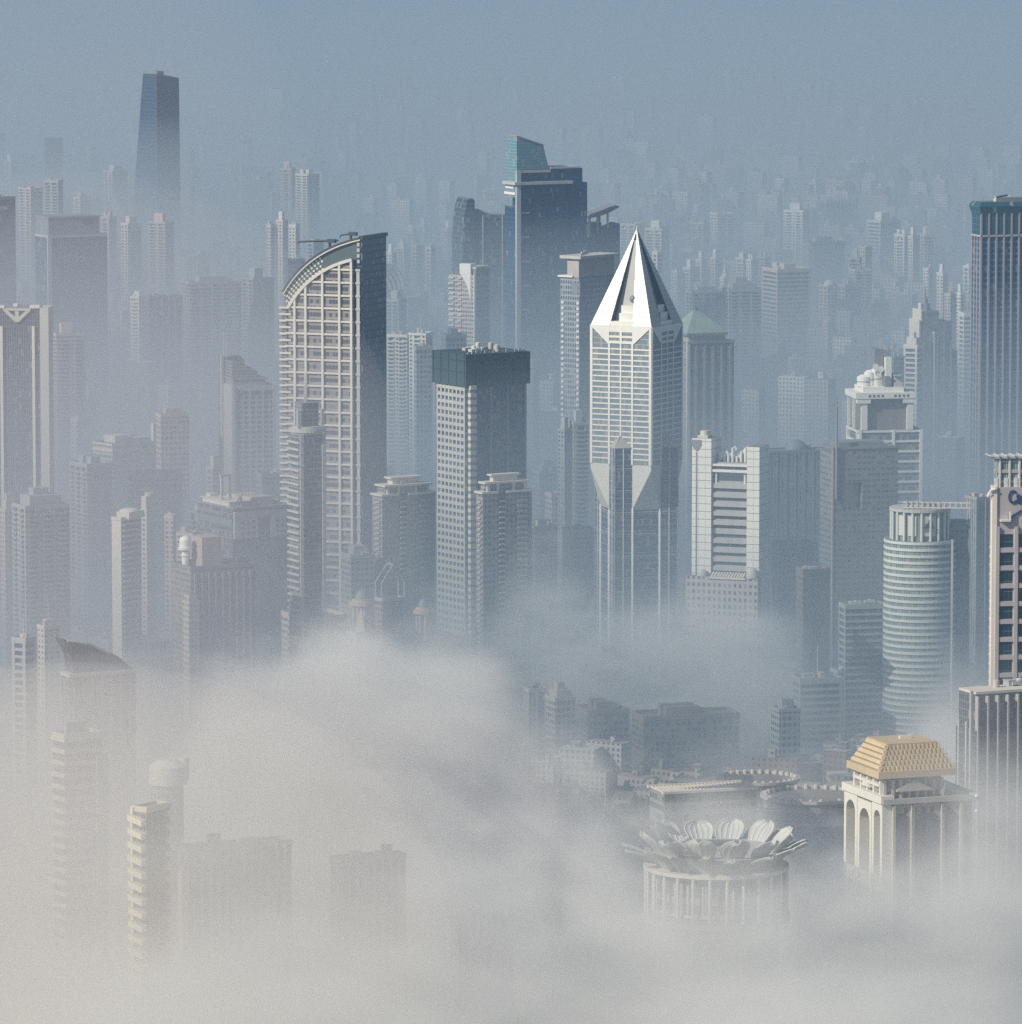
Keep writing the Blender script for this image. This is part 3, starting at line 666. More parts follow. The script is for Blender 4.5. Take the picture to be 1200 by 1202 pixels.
# ------------------------------------------------------------------ round banded tower
def round_tower():
    s = Bd('round_tower', 'building', 'round office tower ringed by pale bands, logo panel in its crown', 1040, 1083, 1126, 637, 3320, 45, short='the round banded tower')
    Z = s.Z; r = 43 * s.s; s.o.rotation_euler.z = -math.atan2(s.o.location.x, s.Y); zt = s.H; n = 48
    s.o.location.y += r
    def P(rad, k=n): return ngon(0, 0, rad, k)
    b = MB(); b.prism(P(r - .6), 0, zt); s.part('drum', b, facade('round_tower_wall', 3.6, 1.4, .8, .9, (.4, .42, .4), (.13, .19, .2), blind=.4))
    b = MB(); dz = (Z(644) - Z(720)) / 10; z = zt - .8
    while z > 3: b.prism(P(r), z - .75, z + .75, bot=True); z -= dz
    s.part('floor_band', b, solid('pale_green_white', (.62, .66, .6), .5, 0, .15))
    b = MB(); b.box(r * .35, r * 1.38, -1, r, 0, zt + 9); s.part('stair_wing', b, facade('round_wing_wall', 3.6, 3, .5, .5, (.22, .26, .28), (.06, .09, .11)))
    b = MB(); b.box(r * .86, r * .86 + 1.2, -r * .62, -r * .55, 0, zt + 1); s.part('corner_fin', b, PALE)
    zc = Z(601); rc = r * .80
    b = MB(); b.prism(P(rc - 1), zt, zc - 1); s.part('crown_drum', b, solid('crown_drum_wall', (.2, .24, .25), .5))
    for k in range(20):
        a = k / 20 * math.tau - math.pi / 2 + .06; b = MB(); x, y = rc * math.cos(a), rc * math.sin(a); b.cyl(x, y, zt, zc - .5, .75, 8); s.part('crown_column', b, MATS['pale_green_white'])
    b = MB(); b.prism(P(rc + 1), zc - 1, zc + .6, bot=True); s.part('crown_ring', b, PALE)
    # wall panels between the columns, the widest with a dark peaked emblem
    for k, (a0, a1) in enumerate(((-2.5, -2.15), (-2.0, -1.7), (-1.52, -.98))):
        b = MB(); m_ = 6; rr = rc - .3
        for q in range(m_):
            t0 = a0 + (a1 - a0) * q / m_; t1 = a0 + (a1 - a0) * (q + 1) / m_
            A, B_ = (rr * math.cos(t0), rr * math.sin(t0)), (rr * math.cos(t1), rr * math.sin(t1)); C_, E_ = (rc - 1.1) / rr, 0
            b.prism([A, B_, (B_[0] * C_, B_[1] * C_), (A[0] * C_, A[1] * C_)], zt + 3, zc - 3, bot=True)
        s.part('crown_panel', b, solid('crown_panel_paint', (.6, .58, .52), .6, 0, .15))
    a = -1.25; cx, cy = (rc + .05) * math.cos(a), (rc + .05) * math.sin(a); tx, ty = -math.sin(a), math.cos(a); nx, ny = math.cos(a), math.sin(a)
    def em(shape, name, m):
        b = MB(); f = [(cx + tx * u + nx * .25, cy + ty * u + ny * .25, zc - 9 + v) for u, v in shape]; k_ = [(x - nx * .8, y - ny * .8, z) for x, y, z in f]; b.face(f); b.face(list(reversed(k_)))
        for i in range(len(f)): j = (i + 1) % len(f); b.face([f[i], k_[i], k_[j], f[j]])
        s.part(name, b, m)
    em([(-3.4, 0), (-2.5, 0), (-1.6, 2.2), (-.9, 1.2), (0, 4.2), (1, 2), (1.6, 2.8), (2.6, 0), (3.4, 0), (3.4, -.7), (-3.4, -.7)], 'emblem', DARK)
    em([(-3.4, -1.6), (3.4, -1.6), (3.4, -2.1), (-3.4, -2.1)], 'emblem_line', GREY)
    b = MB()      # tilted open roof frame
    for k in range(12): x = -rc * .5 + k * rc * .19; b.box(x, x + .7, -rc * .7, rc * .9, zc + 1.8 - k * .12, zc + 2.4 - k * .12)
    b.box(-rc * .6, rc * 1.75, -rc * .75, -rc * .66, zc + 1.1, zc + 1.8); b.box(-rc * .6, rc * 1.75, rc * .86, rc * .95, zc + 1.1, zc + 1.8); s.part('roof_lattice', b, CREAM)
    b = MB(); b.dome(-rc * .1, 0, zc - 1, rc * .5, 3); s.part('roof_drum', b, PALE)
round_tower()

# ------------------------------------------------------------------ framed tower with rooftop machinery
def framed_tower():
    s = Bd('framed_tower', 'building', 'grey tower with white open frame crown and crowded white rooftop machinery', 996, 1008, 1083, 505, 3900, 78, short='the framed machinery tower')
    Z, X, D = s.Z, s.X, s.D; W, d = s.w, s.d
    s.body(facade('framed_wall', 3.4, 2.2, .8, .7, (.2, .22, .24), (.05, .08, .1)))
    wp = solid('white_frame', (.8, .8, .74), .5, 0, .1)
    zs = []; z = s.H - 1
    while z > 5: zs.append(z); z -= 6.7
    s.bands(zs, 1.3, 1.0, wp)
    s.fins([-W + .6, -.8], [1, D(1049), d - .8], 0, s.H, 1.9, 1.4, wp)
    b = MB(); zc = Z(468); b.box(-W + .5, -2, D(1016), D(1068), s.H, zc); s.part('crown_wall', b, solid('brown_crown_wall', (.2, .18, .17), .7))
    for y in (D(1011), D(1065)):
        b = MB(); b.box(-2, 1.2, y, y + 4, s.H, zc - 3); b.box(-3, 2, y - 3, y + 6, zc - 3, zc); s.part('crown_column', b, wp)
    for x in (-W + 1, -W * .45):
        b = MB(); b.box(x, x + 1.4, -1, .6, s.H, zc - 1.5); s.part('crown_column', b, wp)
    P = [(-W - 1, D(1004)), (2.4, D(1004)), (2.4, D(1073)), (-W - 1, D(1073))]
    b = MB(); b.prism(P, zc, Z(461), bot=True); s.part('crown_slab', b, wp)
    b = MB(); k = 0
    for y in (1019, 1024, 1029, 1034, 1049, 1054, 1059, 1064): b.box(2.3, 2.55, D(y), D(y + 2.4), zc + 1, zc + 2.6)
    s.part('slot_window', b, DARK)
    z0 = Z(461); b = MB(); b.box(-W + 2, -2, D(1014), D(1062), z0, z0 + 3.2); s.part('plinth', b, wp)
    z1 = z0 + 3.2
    for px, rr, hh in ((1020, 5, 6), (1027, 4.2, 9), (1034, 4.5, 10), (1053, 3.4, 5)):
        b = MB(); b.cyl(-W * .45, D(px), z1, z1 + hh, rr, 18); b.cyl(-W * .45, D(px), z1 + hh, z1 + hh + 1.4, rr * .98, 18, rr * .5); tk = s.part('cooling_tower', b, wp)
        b = MB(); b.prism(ngon(-W * .45, D(px), rr + .12, 18), z1 + hh * .45, z1 + hh * .45 + .5, bot=True); s.part('tank_ring', b, GREY, tk)
    b = MB(); b.box(-8, -3, D(1040), D(1046), z1, z1 + 7); s.part('plant_room', b, GREY)
    b = MB(); b.box(-W * .8, -W * .35, D(1031), D(1041), z1 + 8, Z(412)); s.part('lift_house', b, GREY)
    b = MB(); b.box(-W * .5, -W * .2, D(1042), D(1049), z1, Z(421)); s.part('stair_head', b, wp)
    b = MB(); b.box(-W * .6, -3, D(1051), D(1061), z1, z1 + 3); b.box(-W * .6, -5, D(1052), D(1059), z1 + 3, z1 + 7); b.box(-W * .6, -3.2, D(1051), D(1060), z1 + 7, z1 + 7.8); s.part('machine_rack', b, PALE)
    for px, py in ((1031, 432), (1037, 435)):      # small dishes on the machinery
        b = MB(); q = Z(py); b.loft([[( -W * .3 - .3, D(px) + .05 * math.cos(a * math.tau / 14), q + .05 * math.sin(a * math.tau / 14)) for a in range(14)], [(-W * .3 + 1.2, D(px) + 2.1 * math.cos(a * math.tau / 14), q + 2.1 * math.sin(a * math.tau / 14)) for a in range(14)]])
        b.tube([(-W * .3, D(px), q), (-W * .3, D(px), q - 5)], .3, 5); s.part('dish_aerial', b, wp)
    s.mast(-W * .4, D(1038), Z(412), Z(400), .3)
framed_tower()

# ------------------------------------------------------------------ dull block with a square hole, and mast
def square_hole_block():
    s = Bd('notched_block', 'building', 'dull grey slab block with a square pale recess high in its wall', 974, 979, 1055, 528, 3600, 70, short='the block with a square recess')
    Z, D = s.Z, s.D; W = s.w = 24; d = s.d; y0, y1, z0, z1 = D(990), D(1013), Z(598), Z(567)
    m = facade('dull_slab_wall', 3.5, 3, .7, .35, (.2, .22, .23), (.08, .1, .12), blind=.2)
    for k, (a, b0, c_, e) in enumerate(((0, y0, 0, s.H), (y1, d, 0, s.H), (y0, y1, 0, z0), (y0, y1, z1, s.H))):
        b = MB(); b.box(-W, 0 if k < 2 else -.02, a, b0, c_, e) if k < 2 else b.box(-W, -.02, a, b0, c_, e); s.part('wall', b, m)
    b = MB(); b.box(-W + .5, -7, y0, y1, z0, z1); s.part('recess_back', b, solid('pale_green_wall', (.55, .62, .55), .7))
    b = MB(); b.box(-1, .4, -.9, 0, 0, s.H + 2); s.part('lit_edge_strip', b, PINK)  # sunlit left sliver put into this paler pink strip
    b = MB(); b.box(-W - .3, .5, -1, d * .98, s.H, s.H + 1.3); b.box(-W * .8, -3, d * .1, d * .8, s.H + 1.3, s.H + 4); s.part('roof_edge', b, GREY)
    b = MB(); b.tube([(0.8, 1.5, s.H - 30), (.8, 1.5, Z(478))], 1.0, 8, .7); b.tube([(.8, 1.5, Z(478)), (.8, 1.5, Z(466))], .35, 6); s.part('flue_mast', b, GREY)
square_hole_block()
def white_pier_building():
    s = Bd('twin_pier_building', 'building', 'white building of louvred floors between two tall tiled piers, dark crest on left pier', 812, 892, 896, 545, 3480, 18, short='the white twin-pier building')
    Z, X, D = s.Z, s.X, s.D; W = s.w; d = s.d = 26
    tile = facade('tiled_pier_wall', 4.6, 4.2, .97, .93, (.25, .26, .26), (.74, .74, .68), blind=0, grough=.5)
    b = MB(); b.box(X(835) - .01, X(877), 3.5, d, 0, s.H); s.part('middle_block', b, facade('louvre_floor_wall', 5.6, 30, .99, .5, (.36, .36, .36), (.08, .1, .12), blind=0))
    b = MB(); z = Z(571); dz = (Z(571) - Z(668)) / 9; k = 0
    while z > 5:
        b.box(X(835), X(877), 1.0 if k != 5 else 2.2, 3.6, z - 2.1, z + .6); b.xz([(X(835), z + .6), (X(877), z + .6), (X(877), z + 1.2), (X(835), z + 1.2)], 2.2, 3.6); z -= dz; k += 1
    s.part('louvre_floor', b, solid('louvre_grey', (.4, .4, .4), .6))
    b = MB(); b.box(X(835), X(877), .4, 3.6, Z(549), Z(546.5)); b.box(X(835), X(877), .2, 3.6, Z(556), Z(553)); s.part('cornice', b, WHITE)
    for px in (839, 873):
        b = MB(); b.box(X(px) - .5, X(px) + .5, 2, 3.6, Z(571), Z(556)); s.part('bay_post', b, WHITE)
    p = MB(); p.box(-W, X(835), -.5, d * .7, 0, Z(517)); s.part('left_pier', p, tile)
    p = MB(); p.box(X(877), 0, -.5, d * .7, 0, Z(525)); s.part('right_pier', p, tile)
    cx = X(817.5); zc = Z(524)
    b = MB(); b.xz([(cx - 3, zc + 2.6), (cx - 3, zc - .6), (cx - 1.4, zc - 2.8), (cx, zc - 4.2), (cx + 1.4, zc - 2.8), (cx + 3, zc - .6), (cx + 3, zc + 2.6)], -.9, -.45); s.part('crest', b, GREY)
    b = MB(); b.box(cx - .35, cx + .35, -.8, -.45, 0, zc - 4.5); s.part('downpipe', b, GREY)
    b = MB(); b.cyl(X(823), 6, Z(517), Z(509), 2.6, 14); b.box(X(817), X(829), 2, 10, Z(517), Z(514)); s.part('pier_head', b, CREAM)
    rnd = random.Random(9)
    for k in range(7):
        b = MB(); x = X(840 + k * 5); h = rnd.uniform(3, 9); b.tube([(x, 8, s.H), (x, 8, s.H + h), (x + 1.5, 8, s.H + h + 1), (x + 2.5, 8, s.H + h - 1)], .8, 8); s.part('roof_duct', b, WHITE)
    clutter(s, rnd, 5, x0=X(840), x1=X(872), y0=8, y1=20)
    b = MB(); b.box(X(809), X(894), -6, 0, 0, Z(678)); s.part('podium', b, facade('podium_wall', 4.2, 3.2, .5, .5, (.42, .41, .38), (.08, .1, .12)))
    b = MB()
    for k in range(12): x = X(838) + k * 1.75; b.yz([(-7, Z(678)), (-1, Z(678)), (-1, Z(673))], x, x + 1.1)
    b.box(X(836), X(880), -7, -.8, Z(680), Z(678)); s.part('podium_skylight', b, CREAM)
    b = MB(); b.dome(X(827), -3, Z(678), 3.2, 4); b.dome(X(886), -3, Z(678), 4, 6); s.part('podium_dome', b, PALE)
white_pier_building()
def green_pyramid_block():
    s = Bd('green_roofed_block', 'building', 'grey ribbed block capped by a pale green pyramid roof with finial', 802, 808, 862, 402, 4200, 68, short='the green pyramid roof')
    Z, X, D = s.Z, s.X, s.D; W = s.w = 32; d = s.d
    s.body(facade('ribbed_grey_wall', 3.5, 2.6, .45, .7, (.27, .3, .31), (.08, .11, .13)), poly=[(-W, 0), (0, 0), (0, d), (-W, d)])
    b = MB(); b.box(-1.5, .7, -.9, 1.4, 0, s.H); s.part('corner_strip', b, PALE)
    for k in range(5):
        b = MB(); y = d * (k + 1) / 5.4; b.box(0, .8, y - .8, y + .8, 0, s.H - 2); s.part('rib', b, GREY)
    b = MB(); b.box(-W + 1, -.5, .5, D(852), s.H, Z(394)); s.part('attic', b, facade('attic_window_wall', 4.5, 3.5, .45, .5, (.3, .33, .34), (.6, .6, .56), blind=0))
    e = offs([(-W, 0), (0, 0), (0, D(852)), (-W, D(852))], 1.5); cx, cy = -W / 2, D(826)
    b = MB(); b.prism(e, Z(394), Z(391), bot=True); s.part('eave', b, GREY)
    b = MB(); b.loft([[(*p, Z(391)) for p in e], [(cx + (p[0] - cx) * .06, cy + (p[1] - cy) * .12, Z(367)) for p in e]]); s.part('pyramid_roof', b, GREEN)
    b = MB(); b.cyl(cx, cy, Z(367), Z(361), 1, 8, .2); b.tube([(cx, cy - 2, Z(364.5)), (cx, cy + 2, Z(364.5))], .35, 5); s.part('finial', b, GREY)
    b = MB(); b.box(-W - .5, .8, -.6, d + .4, s.H - 1, s.H + .5); s.part('cornice', b, GREY)
green_pyramid_block()
def spired_tower():
    s = Bd('spired_tower', 'skyscraper', 'dark stepped tower with a slim spire and bright left edges', 1076, 1079, 1124, 412, 4600, 70, short='the stepped tower with a spire')
    Z, X, D = s.Z, s.X, s.D; W = s.w = 26; d = s.d
    m = facade('dark_stepped_wall', 3.5, 2, .5, .8, (.16, .19, .22), (.05, .08, .11)); wl = solid('sunlit_edge_stone', (.66, .64, .58), .6, 0, .15)
    for a, b0, py, x0 in ((1079, 1124, 412, 0), (1081, 1118, 378, 1.5), (1084, 1104, 366, 3), (1097, 1113, 392, -1.2), (1080, 1092, 400, -1.6)):
        b = MB(); b.box(-W + x0, -x0, D(a), D(b0), 0, Z(py)); s.part('tower_tier', b, m)
        b = MB(); b.box(-W + x0 + 1, -x0 + .5, D(a) - 1.1, D(a) + .01, 0, Z(py) + 1.5); s.part('lit_edge_sheet', b, wl)  # sunlit left slivers put into paler sheets on each tier
    for k in range(5):
        b = MB(); y = D(1084 + k * 8); b.box(0, 1.7, y - .6, y + .6, 0, Z(400 - (k % 2) * 10)); s.part('rib', b, GREY)
    b = MB(); cy = D(1092.5); cx = -W / 2; b.cyl(cx, cy, Z(366), Z(358), 4.2, 10, 3.6); b.cyl(cx, cy, Z(358), Z(350), 2.6, 10, 1.6); b.cyl(cx, cy, Z(350), Z(337), 1.1, 8, .2); s.part('spire', b, GREY)
    b = MB(); b.box(cx - 3, cx + 3, cy - 4.6, cy - 3.6, Z(366), Z(357)); s.part('spire_buttress', b, wl)
spired_tower()
def gridded_slab():
    s = Bd('gridded_slab_tower', 'building', 'pale grey slab tower with paired dark windows and two thin masts', 262, 272, 323, 453, 4000, 76, short='the twin-mast grid tower')
    Z, X, D = s.Z, s.X, s.D; W, d = s.w, s.d; g = solid('pale_grey_panel', (.36, .38, .38), .6, 0, .15)
    s.body(g)
    b = MB(); zs = s.H - 10
    zz = []; z = Z(467)
    while z > 8: zz.append(z); z -= 3.35
    for z in zz:
        for k in range(3):
            y0 = D(279 + k * 15.5); 
            for q in range(2): b.box(-.3, .12, y0 + q * 4.3, y0 + q * 4.3 + 2.9, z - 1.05, z + .95)
    for k in range(3): y0 = D(279 + k * 15.5); b.box(-.3, .13, y0, y0 + 7.2, Z(464), Z(459))
    s.part('window_grid', b, solid('dark_pane', (.05, .07, .09), .2))
    b = MB(); b.box(0, 1.0, D(273), D(276), 0, s.H - .5); b.box(0, 1.2, d - 1.5, d, 0, s.H); s.part('end_pier', b, g)
    b = MB(); b.box(-W, -.5, 1, D(312), s.H, Z(446)); b.box(-W - .2, .3, .4, D(315), Z(446), Z(444)); s.part('attic', b, GREY)
    b = MB(); b.yz([(.8, Z(444)), (D(303), Z(444)), (D(303), Z(437)), (D(290), Z(429)), (.8, Z(424))], -W, -1.5); s.part('sloping_roof_house', b, facade('dark_louvre_wall', 2.2, 40, .99, .5, (.2, .22, .23), (.09, .1, .11), blind=0))
    b = MB(); b.box(-W - 9, -W, -1, d * .5, 0, Z(427)); sl = s.part('dark_side_slab', b, facade('side_slab_wall', 3.4, 2.4, .8, .6, (.12, .16, .18), (.05, .09, .11)))
    b = MB(); b.yz([(-1, Z(427)), (d * .5, Z(427)), (d * .4, Z(421)), (-1, Z(423))], -W - 9, -W - 1); s.part('slab_top', b, TEAL)
    b = MB(); b.box(-W - .8, -W + 1.5, -1.8, .1, 0, Z(420)); s.part('slab_edge', b, PALE)
    for x in (-W - 6.5, -W + 1): s.mast(x, 2, Z(424), Z(394), .4)
gridded_slab()
def dark_wide():
    s = Bd('screened_roof_tower', 'skyscraper', 'wide dark blue tower with a hollow roof screen, behind the truss-topped tower', 53, 57, 126, 277, 5000, 68, short='the wide dark left tower')
    Z, X, D = s.Z, s.X, s.D; W = s.w = 30; d = s.d
    s.body(facade('hazy_dark_wall', 4, 2, .9, .85, (.09, .14, .22), (.015, .05, .1), blind=.06), poly=[(-W, 0), (0, 0), (0, d), (-W, d)])
    b = MB(); b.box(-1, .8, -1, 2.5, 0, s.H); s.part('corner_strip', b, PALE)
    b = MB(); y1 = D(117); z1 = Z(255)
    b.box(-W + 1, 0, 0, 1, s.H, z1); b.box(-W + 1, 0, y1 - 1, y1, s.H, z1); b.box(-1, -.002, 1, y1 - 1, s.H, z1 - .01); b.box(-W + 1, -W + 2, 1, y1 - 1, s.H, z1 - .01); s.part('roof_screen', b, solid('hazy_screen', (.2, .24, .28), .5))
    b = MB(); b.prism(offs([(-W, 0), (0, 0), (0, y1), (-W, y1)], .4), z1 - 1.4, z1 + .3, bot=True); s.part('screen_rim', b, GREY)
    b = MB(); b.prism(offs([(-W, 0), (0, 0), (0, d), (-W, d)], .5), s.H - 1.5, s.H + .2, bot=True); s.part('roof_edge', b, PALE)
    b = MB(); b.cyl(0, 0, 0, .4, 4.4, 20); o = s.part('screen_emblem', b, DARK); o.rotation_euler = (0, math.pi / 2, 0); o.location = (.05, D(103), Z(261)); o.scale = (.7, 1, 1)
    s2 = Bd('edge_tower', 'skyscraper', 'dark hazy blue tower cut off by the left edge above the truss-topped tower', -22, -18, 18, 234, 5100, 66)
    s2.w = 30; s2.poly = [(-30, 0), (0, 0), (0, s2.d), (-30, s2.d)]; s2.body(MATS['hazy_dark_wall']); s2.parapet(GREY, 2)
    b = MB(); b.box(0, .8, s2.D(-4), s2.D(8), s2.Z(247), s2.Z(243)); s2.part('ledge', b, PALE); clutter(s2, random.Random(3), 2)
dark_wide()
def tapered_tower():
    s = Bd('tapered_tower', 'skyscraper', 'lone very tall tapered dark tower fading into haze at upper left', 168, 184, 210, 89, 6600, 52, short='the lone tapered tower')
    Z, X, D = s.Z, s.X, s.D; W, d, H = s.w, s.d, s.H
    m = facade('far_glass_wall', 4.2, 3, .92, .9, (.06, .11, .17), (.01, .05, .1), blind=.0)
    b = MB(); b.loft([[(-W - 36, 0, 0), (1.5, -1, 0), (0, d + 3, 0), (-W - 36, d + 3, 0)], [(-W - 15, 0, H * .58), (.6, -.5, H * .58), (0, d + 1, H * .58), (-W - 15, d + 1, H * .58)], [(-W, 0, H + 2), (0, 0, H + 2), (0, d, H - 3), (-W, d, H)]]); s.part('facade', b, m)
    b = MB(); b.loft([[(-2, -1.4, 0), (1.8, -1.4, 0), (1.8, 1, 0), (-2, 1, 0)], [(-.8, -.5, H + 2), (.4, -.5, H + 2), (.4, .5, H + 2), (-.8, .5, H + 2)]]); s.part('corner_seam', b, DARK)
    b = MB(); b.box(-W * .7, -W * .3, d * .2, d * .5, H, H + 5); s.part('plant_room', b, GREY)
    b = MB(); b.prism([(-W + 1, .8), (-1, .8), (-1, 1.3), (-W + 1, 1.3)], H, H + 3.5); s.part('parapet', b, GREY)
tapered_tower()
def truss_tower():
    s = Bd('truss_topped_tower', 'skyscraper', 'dark tower with pale fins and a white triangular truss at its top, left edge', -14, 57, 60, 361, 3800, 8, short='the truss-topped tower')
    Z, X, D = s.Z, s.X, s.D; W = s.w; d = s.d = 20; gl = facade('dark_pinstripe_wall', 3.8, 1.5, .6, .9, (.14, .16, .2), (.03, .045, .075), blind=.06)
    pf = solid('pale_fin_stone', (.6, .57, .52), .5, 0, .12)
    b = MB(); b.box(-W, X(47), 0, d, 0, s.H - .5); s.part('facade', b, gl)
    b = MB(); b.box(X(47), 0, -1.2, d, 0, s.H); s.part('end_pier', b, pf)
    for px in (-13, 1.5, 39):
        b = MB(); b.box(X(px) - .9, X(px) + .9, -1.5, .1, 0, Z(383)); s.part('fin', b, solid('bright_fin', (.8, .76, .66), .5, 0, .1))
    b = MB(); zt, zb = Z(362), Z(378); xa, xb, xm = X(4), X(36), X(20)
    b.box(xa, xb, -1.3, -.2, zt - 1.4, zt); b.xz([(xa, zt - 1.4), (xm - 1.2, zb), (xm + 1.2, zb), (xm, zb + 2.2), (xa + 3, zt - 1.4)], -1.25, -.2); b.xz([(xm + 1.2, zb), (xb, zt - 1.4), (xb - 3, zt - 1.4), (xm, zb + 2.2)], -1.2, -.2); b.box(xm - 1.2, xm + 1.2, -1.1, -.2, zb + 2, zt - 1.4)
    s.part('triangular_truss', b, pf)
    b = MB(); b.box(-W, X(5), -.3, 6, s.H - .5, s.H + 1); b.box(X(35), X(46.5), -.6, 6, s.H - .5, s.H + 1.4); b.box(X(15), X(20), 2, 6, s.H - .5, s.H + 2.2); s.part('roof_edge', b, WHITE)
    b = MB(); b.box(X(6), X(34), .4, d - 2, s.H - .5, s.H + .5); s.part('roof_deck', b, GREY)
truss_tower()
# ------------------------------------------------------------------ middle distance
def dish_building():
    s = Bd('dish_roofed_block', 'building', 'broad dull block with pale gridded head panels and a white satellite dish on its roof', 226, 273, 343, 597, 3500, 62, short='the block with the roof dish')
    Z, X, D = s.Z, s.X, s.D; W = min(s.w, 44); d = s.d
    s.body(facade('dull_glass_wall', 3.6, 2, .9, .75, (.16, .19, .2), (.06, .085, .1), blind=.1), poly=[(-W, 0), (0, 0), (0, d), (-W, d)])
    g = solid('light_stone_panel', (.5, .48, .44), .6, 0, .15)
    for a, e in ((274, 302), (317, 340)):
        b = MB(); b.box(-.5, 1.4, D(a), D(e), Z(633), Z(608) + .05); p = s.part('head_panel', b, g)
        b = MB()
        for i in range(3):
            for j in range(4):
                y = D(e) - (i + 1) * (D(e) - D(a)) / 4.2; z = Z(612) - j * 3.3; b.box(1.3, 1.47, y, y + 1.9, z - 1.9, z)
        s.part('window_grid', b, MATS['dark_pane'], p)
    b = MB(); b.box(-.5, 1.5, D(302) + .01, D(317) - .01, Z(608) + .06, Z(601)); b.box(-.5, 1.5, D(274), D(301.5), Z(608) + .06, Z(601)); b.box(-.5, 1.5, D(317.5), D(340), Z(608) + .06, Z(601)); s.part('head_beam', b, g)
    b = MB(); b.box(-W - .5, 1.8, -.5, d + .5, s.H - .5, s.H + .6); s.part('roof_slab', b, GREY)
    b = MB(); b.box(-W * .7, -3, D(298), D(324), s.H + .6, Z(586)); s.part('plant_room', b, PINK)
    b = MB(); b.box(-W * .9, -6, 1, D(296), s.H + .6, s.H + 3); b.box(-W * .95, -5, .5, D(297), s.H + 3, s.H + 3.5); s.part('plant_room', b, CREAM)
    # dish
    dm = solid('dish_paint', (.88, .88, .84), .5, 0, .05); b = MB(); R_, n = 3.5, 24; ax = Vector((-.55, -.62, .55)).normalized(); u = ax.cross(Vector((0, 0, 1))).normalized(); v = u.cross(ax); c0 = Vector((-2, D(285), Z(585.5)))
    rg = []
    for k, (q, h) in enumerate(((.05, 0), (.5, .18), (.8, .5), (1, .85), (1.0, .75), (.8, .35), (.5, 0), (.05, -.25))): rg.append([tuple(c0 + (u * math.cos(a * math.tau / n) + v * math.sin(a * math.tau / n)) * R_ * q + ax * h * 1.2) for a in range(n)])
    b.loft(rg); ds = s.part('satellite_dish', b, dm)
    b = MB(); b.tube([tuple(c0 - ax * .2), (c0.x, c0.y, s.H + .5)], .6, 8); s.part('dish_stand', b, GREY, ds)
    b = MB(); f = c0 + ax * 2.8; b.tube([tuple(c0), tuple(f)], .15, 5); b.ball(f.x, f.y, f.z, .4, 8, 5); s.part('dish_feed', b, GREY, ds)
    b = MB(); x0 = -W * .4
    for y in (D(275), D(285)): b.box(x0, x0 + 1.5, y, y + 1.2, s.H + 3.5, Z(563))
    b.box(x0, x0 + 1.5, D(274), D(287), Z(563), Z(560)); s.part('roof_frame', b, PALE)
    b = MB(); b.box(-W + .2, -.1, -.35, -.1, Z(618), Z(610)); b.box(-W + .2, -10, -.4, -.1, Z(607), Z(604)); s.part('green_band', b, solid('dull_green_paint', (.13, .2, .19), .6))
    clutter(s, random.Random(11), 4, z=s.H + .6)
dish_building()
def dome_lantern():
    s = Bd('dome_lantern_block', 'building', 'dark ribbed block with a bright white domed turret on its front roof corner', 213, 224, 300, 668, 3330, 66, short='the white domed turret')
    Z, X, D = s.Z, s.X, s.D; W = s.w = 26; d = s.d
    s.body(facade('brown_ribbed_wall', 3.3, 2.2, .5, .6, (.26, .26, .25), (.07, .08, .1), blind=.2), poly=[(-W, 0), (0, 0), (0, d), (-W, d)])
    wd = solid('bright_dome_paint', (.9, .9, .86), .5, 0, .05); x, y = -W * .55, D(230)
    b = MB(); b.cyl(x, y, s.H, Z(650), 2.1, 14); b.cyl(x, y, Z(656), Z(654.5), 2.7, 14)
    tr = s.part('turret', b, wd)
    b = MB(); b.cyl(x, y, Z(648.5), Z(645.5), 4.1, 22); b.cyl(x, y, Z(645.5), Z(638), 3.4, 22); b.dome(x, y, Z(638), 3.4, 2.8); s.part('turret_dome', b, wd, tr)
    b = MB(); b.box(-W * .8, -4, D(241), D(264), s.H, Z(633)); s.part('plant_room', b, PINK)
    s.parapet(GREY, 1.4, poly=[(-W, 0), (0, 0), (0, d), (-W, d)])
    for k in range(9):
        b = MB(); yy = 2 + k * d / 9.3; b.box(0, .9, yy, yy + 1.2, 0, s.H - 3); s.part('rib', b, solid('warm_rib', (.34, .31, .28), .7))
    b = MB(); b.box(-6, 3, -2.5, 4, 0, Z(705)); b.box(-5, 2, -2, 3, Z(705), Z(697)); s.part('corner_block', b, facade('corner_block_wall', 3.3, 2.4, .55, .5, (.5, .45, .38), (.1, .1, .12)))
    clutter(s, random.Random(4), 5)
dome_lantern()
